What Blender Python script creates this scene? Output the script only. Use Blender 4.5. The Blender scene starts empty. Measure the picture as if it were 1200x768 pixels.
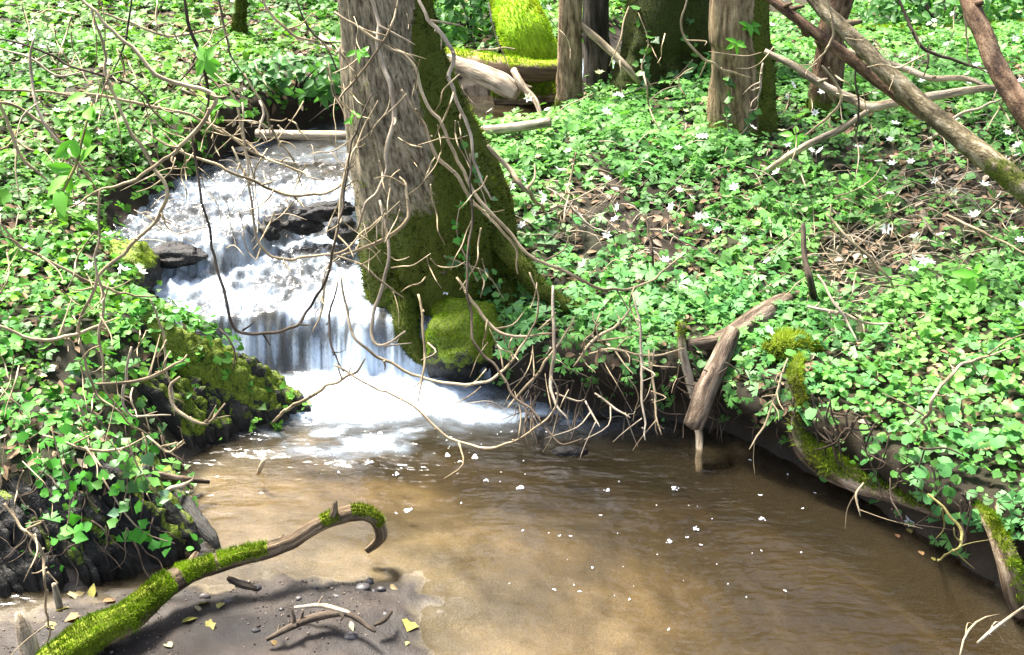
import bpy, math, random
import numpy as np
from mathutils import Vector, Matrix
PI = math.pi
rng = np.random.default_rng(7)
random.seed(7)
scene = bpy.context.scene
COL = scene.collection

# ------------------------------------------------------------------ camera, sky, sun, exposure
CAM_H, PITCH, FPX = 2.1, math.radians(25), 1287.0        # FPX: focal length in pixels of a 1200 x 768 picture
cam_d = bpy.data.cameras.new('camera'); cam = bpy.data.objects.new('camera', cam_d); COL.objects.link(cam)
cam.location = (0, 0, CAM_H); cam.rotation_euler = (PI / 2 - PITCH, 0, 0)
cam_d.sensor_width = 36; cam_d.lens = 36 * FPX / 1200; cam_d.clip_start = .05; cam_d.clip_end = 500
scene.camera = cam
SUN_EL, SUN_AZ = math.radians(60), math.radians(-42)     # azimuth from +Y towards +X
world = bpy.data.worlds.new('World'); scene.world = world; world.use_nodes = True
wn, wl = world.node_tree.nodes, world.node_tree.links
wn.clear()
sky = wn.new('ShaderNodeTexSky'); sky.sky_type = 'NISHITA'; sky.sun_disc = False
sky.sun_elevation = SUN_EL; sky.sun_rotation = SUN_AZ
sky.air_density = 1.0; sky.dust_density = 4.0; sky.ozone_density = 1.0
hs = wn.new('ShaderNodeHueSaturation'); hs.inputs['Saturation'].default_value = .8
bg = wn.new('ShaderNodeBackground'); bg.inputs['Strength'].default_value = .10
wo = wn.new('ShaderNodeOutputWorld')
wl.new(sky.outputs[0], hs.inputs['Color']); wl.new(hs.outputs[0], bg.inputs['Color']); wl.new(bg.outputs[0], wo.inputs['Surface'])
sl = bpy.data.lights.new('sun', 'SUN'); sl.energy = 5.0; sl.angle = math.radians(14); sl.color = (1, .95, .86)
sun = bpy.data.objects.new('sun', sl); COL.objects.link(sun)
sd = Vector((math.sin(SUN_AZ) * math.cos(SUN_EL), math.cos(SUN_AZ) * math.cos(SUN_EL), math.sin(SUN_EL)))
sun.rotation_euler = (-sd).to_track_quat('-Z', 'Y').to_euler(); sun.location = (0, 0, 12)
vs = scene.view_settings
vs.view_transform = 'Standard'; vs.look = 'None'; vs.exposure = 2.28; vs.gamma = 1; vs.use_curve_mapping = False
scene.cycles.max_bounces = 5; scene.cycles.transparent_max_bounces = 12

# ------------------------------------------------------------------ pixel <-> place (1200 x 768 picture)
CT, ST = math.cos(PITCH), math.sin(PITCH)
def ray(px, py):
    a, b = (px - 600) / FPX, (384 - py) / FPX
    return np.array([a, CT + b * ST, -ST + b * CT])
def pd(px, py, d):
    r = ray(px, py); return np.array([r[0] * d, r[1] * d, CAM_H + r[2] * d])
def pz(px, py, z):
    r = ray(px, py); return pd(px, py, (z - CAM_H) / r[2])
def pY(px, py, Y):
    r = ray(px, py); return pd(px, py, Y / r[1])
def depth(p): return p[..., 1] * CT - (p[..., 2] - CAM_H) * ST
def project(p):
    d = depth(p); v = p[..., 1] * ST + (p[..., 2] - CAM_H) * CT
    return 600 + FPX * p[..., 0] / d, 384 - FPX * v / d, d

# ------------------------------------------------------------------ noise
def _h(ix, iy, iz, s):
    n = (ix.astype(np.int64) * 374761393 + iy.astype(np.int64) * 668265263 + iz.astype(np.int64) * 2147483647 + s * 974711) & 0xffffffff
    n = ((n ^ (n >> 13)) * 1274126177) & 0xffffffff
    n = ((n ^ (n >> 16)) * 2246822519) & 0xffffffff
    return ((n ^ (n >> 15)) & 0xffff) / 65535.0
def vnoise(x, y, z=0., s=0):
    x, y, z = np.broadcast_arrays(np.asarray(x, float), np.asarray(y, float), np.asarray(z, float))
    ix, iy, iz = np.floor(x), np.floor(y), np.floor(z)
    fx, fy, fz = x - ix, y - iy, z - iz
    fx, fy, fz = [f * f * f * (f * (f * 6 - 15) + 10) for f in (fx, fy, fz)]
    r = 0
    for dx in (0, 1):
        for dy in (0, 1):
            for dz in (0, 1):
                w = (fx if dx else 1 - fx) * (fy if dy else 1 - fy) * (fz if dz else 1 - fz)
                r = r + w * _h(ix + dx, iy + dy, iz + dz, s)
    return r * 2 - 1
def fbm(x, y, z=0., o=4, s=0):
    r, a, f, t = 0, 1., 1., 0
    for i in range(o):
        r = r + a * vnoise(np.asarray(x) * f, np.asarray(y) * f, np.asarray(z) * f, s + i); t += a; a *= .5; f *= 2.03
    return r / t
def ss(t): t = np.clip(t, 0, 1); return t * t * (3 - 2 * t)

# ------------------------------------------------------------------ materials
def nodes_of(name):
    m = bpy.data.materials.new(name); m.use_nodes = True
    n, l = m.node_tree.nodes, m.node_tree.links
    n.clear(); out = n.new('ShaderNodeOutputMaterial')
    return m, n, l, out
def ramp(n, stops):
    r = n.new('ShaderNodeValToRGB')
    while len(r.color_ramp.elements) < len(stops): r.color_ramp.elements.new(.5)
    for e, (p, c) in zip(r.color_ramp.elements, stops): e.position = p; e.color = (*c, 1)
    return r
def noise_node(n, l, src, scale, detail=5, rough=.6, vec=(1, 1, 1)):
    mp = n.new('ShaderNodeMapping'); mp.inputs['Scale'].default_value = vec
    t = n.new('ShaderNodeTexNoise'); t.inputs['Scale'].default_value = scale; t.inputs['Detail'].default_value = detail; t.inputs['Roughness'].default_value = rough
    l.new(src, mp.inputs['Vector']); l.new(mp.outputs[0], t.inputs['Vector']); return t
def mathn(n, l, op, a, b=None, c=None):
    m = n.new('ShaderNodeMath'); m.operation = op
    for i, v in enumerate((a, b, c)):
        if v is None: continue
        if isinstance(v, (int, float)): m.inputs[i].default_value = v
        else: l.new(v, m.inputs[i])
    return m.outputs[0]
def mixc(n, l, f, a, b, mode='MIX'):
    m = n.new('ShaderNodeMix'); m.data_type = 'RGBA'; m.blend_type = mode
    for s, v in ((m.inputs[0], f), (m.inputs[6], a), (m.inputs[7], b)):
        if isinstance(v, (int, float)): s.default_value = v
        elif isinstance(v, tuple): s.default_value = (*v, 1)
        else: l.new(v, s)
    return m.outputs[2]
MOSS_D, MOSS_L = (.03, .04, .006), (.12, .14, .012)
def bark(name, c0, c1, c2, scale=14, stretch=.14, bump=.6, rough=.85, moss=False, mossc=None, tc='tc'):
    m, n, l, out = nodes_of(name)
    b = n.new('ShaderNodeBsdfPrincipled'); b.inputs['Roughness'].default_value = rough
    b.inputs['Specular IOR Level'].default_value = .25
    if tc == 'tc':
        at = n.new('ShaderNodeAttribute'); at.attribute_name = 'tc'; src = at.outputs['Vector']
    else:
        g = n.new('ShaderNodeNewGeometry'); src = g.outputs['Position']
    n1 = noise_node(n, l, src, scale, 6, .65, (1, 1, stretch))
    n2 = noise_node(n, l, src, scale * .22, 3, .6, (1, 1, .6))
    n3 = noise_node(n, l, src, scale * 5, 3, .6, (1, 1, .5))
    r = ramp(n, [(.36, c0), (.5, c1), (.66, c2)]); l.new(n1.outputs[0], r.inputs[0])
    r2 = ramp(n, [(.35, (.6, .6, .6)), (.65, (1.25, 1.25, 1.2))]); l.new(n2.outputs[0], r2.inputs[0])
    c = mixc(n, l, 1.0, r.outputs[0], r2.outputs[0], 'MULTIPLY')
    if moss:
        a = n.new('ShaderNodeAttribute'); a.attribute_name = 'moss'
        mm = noise_node(n, l, src, 30, 5, .7)
        f = mathn(n, l, 'ADD', a.outputs['Fac'], mathn(n, l, 'MULTIPLY', mathn(n, l, 'SUBTRACT', mm.outputs[0], .5), 1.1))
        fr = ramp(n, [(.42, (0, 0, 0)), (.58, (1, 1, 1))]); l.new(f, fr.inputs[0])
        md, ml = mossc or (MOSS_D, MOSS_L)
        mr = ramp(n, [(.3, md), (.7, ml)]); l.new(n3.outputs[0], mr.inputs[0])
        c = mixc(n, l, fr.outputs[0], c, mr.outputs[0])
    l.new(c, b.inputs['Base Color'])
    bp = n.new('ShaderNodeBump'); bp.inputs['Strength'].default_value = bump; bp.inputs['Distance'].default_value = .016
    l.new(mathn(n, l, 'ADD', n1.outputs[0], mathn(n, l, 'MULTIPLY', n3.outputs[0], .4)), bp.inputs['Height'])
    l.new(bp.outputs[0], b.inputs['Normal']); l.new(b.outputs[0], out.inputs[0])
    return m
def vcol_mat(name, rough=.7, transl=0., spec=.3, objrand=None, noise=0):
    """leaf-like material: colour from the 'Col' attribute or from a random ramp per object"""
    m, n, l, out = nodes_of(name)
    b = n.new('ShaderNodeBsdfPrincipled'); b.inputs['Roughness'].default_value = rough; b.inputs['Specular IOR Level'].default_value = spec
    if objrand:
        oi = n.new('ShaderNodeObjectInfo'); r = ramp(n, objrand); l.new(oi.outputs['Random'], r.inputs[0]); c = r.outputs[0]
    else:
        a = n.new('ShaderNodeAttribute'); a.attribute_name = 'Col'; c = a.outputs['Color']
    if noise:
        g = n.new('ShaderNodeNewGeometry'); t = noise_node(n, l, g.outputs['Position'], noise, 4)
        r = ramp(n, [(.3, (.6, .6, .6)), (.7, (1.25, 1.25, 1.25))]); l.new(t.outputs[0], r.inputs[0]); c = mixc(n, l, 1., c, r.outputs[0], 'MULTIPLY')
    l.new(c, b.inputs['Base Color'])
    if transl:
        t = n.new('ShaderNodeBsdfTranslucent'); l.new(mixc(n, l, 1., c, (1.1, 1.15, .6), 'MULTIPLY'), t.inputs['Color'])
        mx = n.new('ShaderNodeMixShader'); mx.inputs[0].default_value = transl
        l.new(b.outputs[0], mx.inputs[1]); l.new(t.outputs[0], mx.inputs[2]); l.new(mx.outputs[0], out.inputs[0])
    else: l.new(b.outputs[0], out.inputs[0])
    return m
M = {}
M['bark_grey'] = bark('grey brown bark', (.07, .053, .033), (.24, .195, .13), (.42, .35, .245), 70, .3, .8, moss=True)
M['bark_tan'] = bark('tan bark', (.07, .045, .025), (.22, .155, .09), (.36, .27, .17), 40, .25, .9, moss=True)
M['bark_dark'] = bark('dark bark', (.012, .010, .008), (.045, .038, .03), (.11, .09, .07), 34, .15, 1., moss=True, mossc=((.012, .018, .003), (.05, .06, .008)))
M['bark_red'] = bark('reddish bark', (.035, .018, .01), (.12, .07, .04), (.25, .17, .11), 40, .35, .8, moss=True)
M['bark_olive'] = bark('olive bark', (.045, .035, .018), (.14, .11, .06), (.32, .28, .2), 34, .45, .8, moss=True)
M['wood_pale'] = bark('bleached wood', (.12, .09, .055), (.36, .29, .21), (.54, .46, .36), 45, .12, .8, moss=True)
M['wood_brown'] = bark('brown rotten wood', (.025, .018, .012), (.13, .09, .06), (.34, .27, .2), 42, .14, 1., moss=True)
M['wood_log'] = bark('log wood', (.10, .07, .04), (.30, .22, .15), (.46, .37, .28), 12, .1, .6, moss=True, mossc=((.10, .13, .01), (.34, .38, .02)))
M['moss_lime'] = bark('lime mossy trunk', (.10, .08, .04), (.30, .24, .16), (.5, .42, .32), 12, .15, .6, moss=True, mossc=((.13, .24, .01), (.33, .50, .03)))
M['wood_fallen'] = bark('damp fallen wood', (.03, .02, .012), (.14, .095, .055), (.32, .25, .17), 50, .12, 1., moss=True, mossc=((.06, .08, .005), (.2, .25, .012)))
M['twig_tan'] = bark('tan twig', (.14, .105, .06), (.34, .265, .165), (.5, .41, .28), 60, .12, .4)
M['twig_pale'] = bark('pale twig', (.2, .155, .10), (.38, .31, .23), (.52, .44, .35), 60, .12, .4)
M['twig_dark'] = bark('dark twig', (.02, .015, .01), (.07, .05, .035), (.13, .10, .07), 60, .12, .4)
M['twig_green'] = bark('green twig', (.10, .09, .03), (.24, .21, .07), (.34, .3, .12), 60, .12, .4)
M['slate'] = bark('wet slate', (.004, .004, .003), (.014, .013, .011), (.045, .041, .035), 30, .2, 1., .55, moss=True, tc='tc', mossc=((.04, .06, .004), (.16, .22, .012)))
M['rock'] = bark('river rock', (.006, .006, .006), (.018, .016, .015), (.035, .032, .028), 24, 1, 1., .5, moss=True, tc='pos', mossc=((.06, .09, .005), (.2, .27, .015)))
M['leafv'] = vcol_mat('green leaves', .5, .42, .25)
M['litterv'] = vcol_mat('leaf litter', .85, .1, .2)
M['mossv'] = vcol_mat('moss fronds', .85, .3, .1)
M['leaf_mint'] = vcol_mat('mint green leaf', .5, .38, .25, [(0, (.05, .18, .045)), (.35, (.085, .26, .07)), (.75, (.14, .35, .11)), (1, (.21, .42, .17))])
M['leaf_green'] = vcol_mat('fresh green leaf', .5, .38, .25, [(0, (.03, .15, .015)), (.4, (.05, .23, .02)), (.8, (.085, .31, .035)), (1, (.14, .38, .07))])
M['leaf_ivy'] = vcol_mat('ivy leaf', .45, .25, .3, [(0, (.03, .09, .02)), (.45, (.06, .17, .03)), (.8, (.10, .26, .04)), (1, (.06, .14, .08))])
M['leaf_lime'] = vcol_mat('unfolding spring leaf', .5, .4, .4, [(0, (.09, .33, .02)), (1, (.15, .42, .04))])
M['petal'] = vcol_mat('white petal', .6, .25, .3, [(0, (.80, .80, .78)), (1, (.9, .9, .9))])
M['dry_leaf'] = vcol_mat('fallen leaf', .7, .15, .3, [(0, (.26, .24, .05)), (.3, (.33, .28, .10)), (.55, (.24, .13, .06)), (.8, (.18, .09, .05)), (1, (.42, .38, .2))], 60)
M['pebble'] = vcol_mat('dark pebble', .5, 0, .4, [(0, (.02, .018, .018)), (.6, (.05, .045, .045)), (1, (.12, .10, .09))], 40)

def ground_mat():
    m, n, l, out = nodes_of('soil and sand')
    b = n.new('ShaderNodeBsdfPrincipled'); b.inputs['Specular IOR Level'].default_value = .3
    a = n.new('ShaderNodeAttribute'); a.attribute_name = 'Col'
    w = n.new('ShaderNodeAttribute'); w.attribute_name = 'wet'
    g = n.new('ShaderNodeNewGeometry')
    n1 = noise_node(n, l, g.outputs['Position'], 9, 8, .7); n2 = noise_node(n, l, g.outputs['Position'], 160, 4, .7); n3 = noise_node(n, l, g.outputs['Position'], 2.2, 4, .6)
    r1 = ramp(n, [(.3, (.55, .52, .5)), (.5, (1, 1, 1)), (.72, (1.35, 1.3, 1.2))]); l.new(n1.outputs[0], r1.inputs[0])
    r2 = ramp(n, [(.3, (.6, .6, .6)), (.7, (1.3, 1.3, 1.3))]); l.new(n2.outputs[0], r2.inputs[0])
    c = mixc(n, l, 1., a.outputs['Color'], r1.outputs[0], 'MULTIPLY'); c = mixc(n, l, 1., c, r2.outputs[0], 'MULTIPLY')
    l.new(c, b.inputs['Base Color'])
    l.new(mathn(n, l, 'SUBTRACT', .9, mathn(n, l, 'MULTIPLY', w.outputs['Fac'], .45)), b.inputs['Roughness'])
    bp = n.new('ShaderNodeBump'); bp.inputs['Strength'].default_value = .7; bp.inputs['Distance'].default_value = .012
    l.new(mathn(n, l, 'ADD', n1.outputs[0], mathn(n, l, 'MULTIPLY', n2.outputs[0], .25)), bp.inputs['Height'])
    l.new(bp.outputs[0], b.inputs['Normal']); l.new(b.outputs[0], out.inputs[0])
    return m
M['ground'] = ground_mat()
def water_mat():
    m, n, l, out = nodes_of('stream water')
    g = n.new('ShaderNodeNewGeometry')
    n1 = noise_node(n, l, g.outputs['Position'], 8, 2, .5, (.8, 1.9, 1)); n2 = noise_node(n, l, g.outputs['Position'], 30, 1.5, .45, (.8, 1.8, 1))
    rip = n.new('ShaderNodeAttribute'); rip.attribute_name = 'ripple'
    hgt = mathn(n, l, 'MULTIPLY', mathn(n, l, 'ADD', n1.outputs[0], mathn(n, l, 'MULTIPLY', n2.outputs[0], .3)), rip.outputs['Fac'])
    bp = n.new('ShaderNodeBump'); bp.inputs['Strength'].default_value = 1; bp.inputs['Distance'].default_value = .02
    l.new(hgt, bp.inputs['Height'])
    tr = n.new('ShaderNodeBsdfTransparent'); tr.inputs['Color'].default_value = (.97, .95, .9, 1)
    df = n.new('ShaderNodeBsdfDiffuse'); df.inputs['Color'].default_value = (.06, .046, .024, 1)
    mx = n.new('ShaderNodeMixShader'); mx.inputs[0].default_value = .24
    fo = n.new('ShaderNodeAttribute'); fo.attribute_name = 'foam'          # entrained air clouds the broken water
    l.new(mixc(n, l, fo.outputs['Fac'], (.06, .046, .024), (.24, .30, .37)), df.inputs['Color'])
    l.new(mathn(n, l, 'MINIMUM', mathn(n, l, 'MULTIPLY_ADD', fo.outputs['Fac'], .9, .24), .9), mx.inputs[0])
    l.new(tr.outputs[0], mx.inputs[1]); l.new(df.outputs[0], mx.inputs[2])
    gl = n.new('ShaderNodeBsdfGlossy'); gl.inputs['Roughness'].default_value = .13; gl.inputs['Color'].default_value = (1, 1, 1, 1); l.new(bp.outputs[0], gl.inputs['Normal'])
    fr = n.new('ShaderNodeFresnel'); fr.inputs['IOR'].default_value = 1.33; l.new(bp.outputs[0], fr.inputs['Normal'])
    m2 = n.new('ShaderNodeMixShader'); l.new(fr.outputs[0], m2.inputs[0]); l.new(mx.outputs[0], m2.inputs[1]); l.new(gl.outputs[0], m2.inputs[2])
    fo = n.new('ShaderNodeAttribute'); fo.attribute_name = 'foam'
    fn = noise_node(n, l, g.outputs['Position'], 75, 5, .75, (1.6, .7, .7))
    fm = n.new('ShaderNodeMapRange'); fm.inputs['From Min'].default_value = .32; fm.inputs['From Max'].default_value = .92
    l.new(mathn(n, l, 'ADD', mathn(n, l, 'MULTIPLY', fo.outputs['Fac'], .75), mathn(n, l, 'MULTIPLY', mathn(n, l, 'SUBTRACT', fn.outputs[0], .5), .5)), fm.inputs['Value'])
    fd = n.new('ShaderNodeBsdfPrincipled'); fd.inputs['Base Color'].default_value = (.64, .74, .87, 1); fd.inputs['Roughness'].default_value = .5
    fb = n.new('ShaderNodeBump'); fb.inputs['Strength'].default_value = .8; fb.inputs['Distance'].default_value = .012; l.new(fn.outputs[0], fb.inputs['Height']); l.new(fb.outputs[0], fd.inputs['Normal'])
    m3 = n.new('ShaderNodeMixShader'); l.new(fm.outputs[0], m3.inputs[0]); l.new(m2.outputs[0], m3.inputs[1]); l.new(fd.outputs[0], m3.inputs[2])
    l.new(m3.outputs[0], out.inputs['Surface'])
    va = n.new('ShaderNodeVolumeAbsorption'); va.inputs['Color'].default_value = (.72, .60, .36, 1); va.inputs['Density'].default_value = 5.0
    l.new(va.outputs[0], out.inputs['Volume'])
    return m
M['water'] = water_mat()
def bubble_mat():
    m, n, l, out = nodes_of('bubble foam')
    b = n.new('ShaderNodeBsdfPrincipled'); b.inputs['Base Color'].default_value = (.85, .87, .9, 1); b.inputs['Roughness'].default_value = .15
    l.new(b.outputs[0], out.inputs[0]); return m
M['bubble'] = bubble_mat()

# ------------------------------------------------------------------ mesh helpers
def raw_mesh(name, V, faces, smooth=True, attrs=None, mats=(), mat_idx=None):
    V = np.asarray(V, np.float32)
    me = bpy.data.meshes.new(name)
    me.vertices.add(len(V)); me.vertices.foreach_set('co', V.ravel())
    loops = np.concatenate([f.ravel() for f in faces]).astype(np.int32)
    tot = np.concatenate([np.full(len(f), f.shape[1], np.int32) for f in faces])
    start = np.concatenate([[0], np.cumsum(tot)[:-1]]).astype(np.int32)
    me.loops.add(len(loops)); me.loops.foreach_set('vertex_index', loops)
    me.polygons.add(len(tot)); me.polygons.foreach_set('loop_start', start); me.polygons.foreach_set('loop_total', tot)
    if smooth: me.polygons.foreach_set('use_smooth', np.ones(len(tot), bool))
    for m in mats: me.materials.append(m)
    if mat_idx is not None: me.polygons.foreach_set('material_index', np.asarray(mat_idx, np.int32))
    me.update(calc_edges=True)
    for k, v in (attrs or {}).items():
        v = np.asarray(v, np.float32)
        if v.ndim == 1: me.attributes.new(k, 'FLOAT', 'POINT').data.foreach_set('value', v)
        elif k == 'Col':
            c = np.ones((len(v), 4), np.float32); c[:, :3] = v
            me.attributes.new(k, 'FLOAT_COLOR', 'POINT').data.foreach_set('color', c.ravel())
        else: me.attributes.new(k, 'FLOAT_VECTOR', 'POINT').data.foreach_set('vector', v.ravel())
    return me
def tag(o, label=None, cat=None, group=None, kind=None):
    for k, v in (('label', label), ('category', cat), ('group', group), ('kind', kind)):
        if v: o[k] = v
    return o
def link(name, me, parent=None, loc=(0, 0, 0)):
    o = bpy.data.objects.new(name, me); COL.objects.link(o); o.location = loc
    if parent: o.parent = parent
    return o
def empty(name, loc, *t):
    o = bpy.data.objects.new(name, None); COL.objects.link(o); o.location = loc; o.empty_display_size = .1
    return tag(o, *t)
class Geo:                       # a mesh being put together in world coordinates
    def __init__(s): s.V, s.F, s.A, s.n = [], [], {}, 0
    def add(s, V, F, **attrs):
        s.V.append(V); s.F += [f + s.n for f in (F if isinstance(F, list) else [F])]; s.n += len(V)
        for k, v in attrs.items(): s.A.setdefault(k, []).append(v)
        return s
    def verts(s): return np.concatenate(s.V)
    def build(s, name, mat, parent=None, origin=None, smooth=True):
        V = s.verts(); o = np.zeros(3)
        if parent is not None: o = np.array(parent.matrix_basis.translation if parent.parent is None else parent.parent.matrix_basis.translation + parent.matrix_basis.translation)
        elif origin is not None: o = np.asarray(origin, float)
        me = raw_mesh(name, V - o, s.F, smooth, {k: np.concatenate(v) for k, v in s.A.items()}, [mat])
        return link(name, me, parent, (0, 0, 0) if parent is not None else o)
def resample(P, n, R=None):
    P = np.asarray(P, float); k = len(P)
    if k == 2: t = np.linspace(0, 1, n)[:, None]; Q = P[0] * (1 - t) + P[1] * t
    else:
        E = np.vstack([2 * P[0] - P[1], P, 2 * P[-1] - P[-2]])
        u = np.linspace(0, k - 1, n); i = np.minimum(u.astype(int), k - 2); f = (u - i)[:, None]
        a, b, c, d = E[i], E[i + 1], E[i + 2], E[i + 3]
        Q = .5 * (2 * b + (c - a) * f + (2 * a - 5 * b + 4 * c - d) * f ** 2 + (3 * b - a - 3 * c + d) * f ** 3)
    if R is None: return Q
    R = np.asarray(R, float); return Q, np.interp(np.linspace(0, 1, n), np.linspace(0, 1, len(R)), R)
def tube(P, R, seg=8, n=None, rough=0., rscale=8., along=2., seed=0, wob=0., flat=1.):
    """tapered tube along a smooth curve; returns V, faces, tc"""
    P = np.asarray(P, float); L = np.linalg.norm(np.diff(P, axis=0), axis=1).sum()
    n = n or max(6, int(L / .03)); Q, R = resample(P, n, R)
    s = np.concatenate([[0], np.cumsum(np.linalg.norm(np.diff(Q, axis=0), axis=1))])
    if wob: Q = Q + wob * np.stack([vnoise(s * 9, i * 7.7, 0, seed + i) + .35 * vnoise(s * 26, i * 3.1, 0, seed + i + 50) for i in range(3)], 1) * np.minimum(1, s / .1)[:, None]
    T = np.gradient(Q, axis=0); T /= np.linalg.norm(T, axis=1)[:, None] + 1e-9
    N = np.zeros_like(Q); ref = np.array([0, 0, 1.]) if abs(T[0, 2]) < .9 else np.array([1., 0, 0])
    v = ref - T[0] * (ref @ T[0]); N[0] = v / np.linalg.norm(v)
    for i in range(1, n):
        v = N[i - 1] - T[i] * (N[i - 1] @ T[i]); N[i] = v / np.linalg.norm(v)
    B = np.cross(T, N); a = np.linspace(0, 2 * PI, seg, endpoint=False)
    ca, sa = np.cos(a)[None, :, None], np.sin(a)[None, :, None]
    rr = np.repeat(R[:, None], seg, 1)
    if rough:
        rr = rr * (1 + rough * fbm(np.cos(a)[None] * rscale * .5 + seed, np.sin(a)[None] * rscale * .5, s[:, None] * along, 4, seed))
    V = Q[:, None] + rr[:, :, None] * (N[:, None] * ca + B[:, None] * sa * flat)
    tc = np.stack([np.cos(a)[None] * R.mean() + 0 * rr, np.sin(a)[None] * R.mean() + 0 * rr, s[:, None] + 0 * rr], -1) + seed * 1.37
    V = V.reshape(-1, 3); tc = tc.reshape(-1, 3)
    i, j = np.meshgrid(np.arange(n - 1), np.arange(seg), indexing='ij'); j2 = (j + 1) % seg
    Fq = np.stack([i * seg + j, i * seg + j2, (i + 1) * seg + j2, (i + 1) * seg + j], -1).reshape(-1, 4)
    c0, c1 = len(V), len(V) + 1
    V = np.vstack([V, Q[0], Q[-1] + T[-1] * R[-1] * .3]); tc = np.vstack([tc, tc[0], tc[-1]])
    k = np.arange(seg); k2 = (k + 1) % seg
    Ft = np.vstack([np.stack([np.full(seg, c0), k2, k], 1), np.stack([np.full(seg, c1), (n - 1) * seg + k, (n - 1) * seg + k2], 1)])
    return V, [Fq, Ft], tc
def grid_faces(nu, nv, wrap=False):
    i, j = np.meshgrid(np.arange(nu - 1), np.arange(nv if wrap else nv - 1), indexing='ij'); j2 = (j + 1) % nv
    return np.stack([i * nv + j, i * nv + j2, (i + 1) * nv + j2, (i + 1) * nv + j], -1).reshape(-1, 4)
def sample_surface(V, F, n):
    T = np.vstack([f[:, [0, 1, 2]] for f in F] + [f[:, [0, 2, 3]] for f in F if f.shape[1] == 4])
    a, b, c = V[T[:, 0]], V[T[:, 1]], V[T[:, 2]]; N = np.cross(b - a, c - a); A = np.linalg.norm(N, axis=1)
    k = rng.choice(len(T), n, p=A / A.sum()); u, v = rng.random(n), rng.random(n); w = u + v > 1; u[w], v[w] = 1 - u[w], 1 - v[w]
    return a[k] + (b - a)[k] * u[:, None] + (c - a)[k] * v[:, None], N[k] / (A[k][:, None] + 1e-12), T[k], np.stack([1 - u - v, u, v], 1)
def fuzz(pos, nor, length, width, c0, c1):
    """short moss blades, one triangle each, standing on a surface"""
    n = len(pos); d = nor + rng.normal(0, .45, (n, 3)); d[:, 2] += .25; d /= np.linalg.norm(d, axis=1)[:, None]
    s = np.cross(d, rng.normal(0, 1, (n, 3))); s /= np.linalg.norm(s, axis=1)[:, None] + 1e-9
    cl_ = .5 + .5 * fbm(pos[:, 0] * 13, pos[:, 1] * 13, pos[:, 2] * 13, 3, 6); L = (length * rng.uniform(.5, 1.3, n) * (.45 + 1.2 * cl_))[:, None]; pos = pos + nor * (length * .7 * (cl_ - .4))[:, None]
    V = np.stack([pos - s * width / 2 - nor * .002, pos + s * width / 2 - nor * .002, pos + d * L], 1).reshape(-1, 3)
    t = np.clip(.45 + 1.0 * fbm(pos[:, 0] * 20, pos[:, 1] * 20, pos[:, 2] * 20, 3, 4) + rng.normal(0, .22, n), 0, 1)[:, None]
    c = np.asarray(c0) * (1 - t) + np.asarray(c1) * t
    w = ss((fbm(pos[:, 0] * 7, pos[:, 1] * 7, pos[:, 2] * 7, 3, 8) - .05) / .35)[:, None] * .75; c = c * (1 - w) + c * np.array([1.15, .78, .8]) * .55 * w
    C = np.repeat(c * np.array([.78, 1.04, 1.]), 3, 0)
    return V, np.arange(3 * n).reshape(-1, 3), C
def moss_on(parent, V, F, mask, n, length=.012, width=.003, c0=MOSS_D, c1=MOSS_L, name='moss'):
    p, nn, T, bc = sample_surface(V, F, n); w = (mask[T] * bc).sum(1)
    k = rng.random(n) < w; p, nn = p[k], nn[k]
    if len(p) == 0: return
    a, b, c = fuzz(p, nn, length, width, c0, c1)
    g = Geo().add(a, b, Col=c); o = g.build(name, M['mossv'], parent, smooth=False); o['kind'] = 'stuff'; return o

# ------------------------------------------------------------------ the stream: edges (pixel, level) and water level
def chain(pts): return np.array([pz(a, b, c) if k == 'p' else (a, b, c) for k, a, b, c in pts])
LEFT = [('w', -1.5, .9, 0), ('w', -1.75, 1.9, 0), ('p', -60, 715, 0), ('p', 70, 700, 0), ('p', 165, 682, 0), ('p', 248, 650, 0), ('p', 222, 600, 0), ('p', 215, 560, 0), ('p', 255, 528, 0), ('p', 330, 505, 0),
        ('p', 366, 485, 0), ('p', 325, 440, .06), ('p', 250, 402, .18), ('p', 205, 375, .24), ('p', 180, 330, .27), ('p', 148, 285, .36), ('p', 150, 250, .42), ('p', 205, 212, .45), ('p', 265, 180, .48),
        ('p', 320, 158, .5), ('p', 400, 138, .5), ('p', 520, 108, .52), ('p', 590, 84, .62), ('p', 690, 60, .66), ('w', 2.4, 10.6, .7)]
RIGHT = [('w', 2.35, .9, 0), ('w', 2.05, 1.7, 0), ('p', 1215, 740, 0), ('p', 1165, 690, 0), ('p', 1100, 640, 0), ('p', 1010, 592, 0), ('p', 930, 545, 0), ('p', 860, 512, 0), ('p', 760, 492, 0), ('p', 650, 478, 0),
         ('p', 570, 452, 0), ('p', 505, 425, .02), ('p', 455, 395, .14), ('p', 440, 360, .24), ('p', 440, 300, .28), ('p', 445, 240, .4), ('p', 475, 190, .47), ('p', 555, 166, .5), ('p', 640, 146, .5),
         ('p', 668, 112, .52), ('p', 700, 92, .6), ('p', 780, 72, .66), ('w', 2.9, 9.4, .7)]
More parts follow.
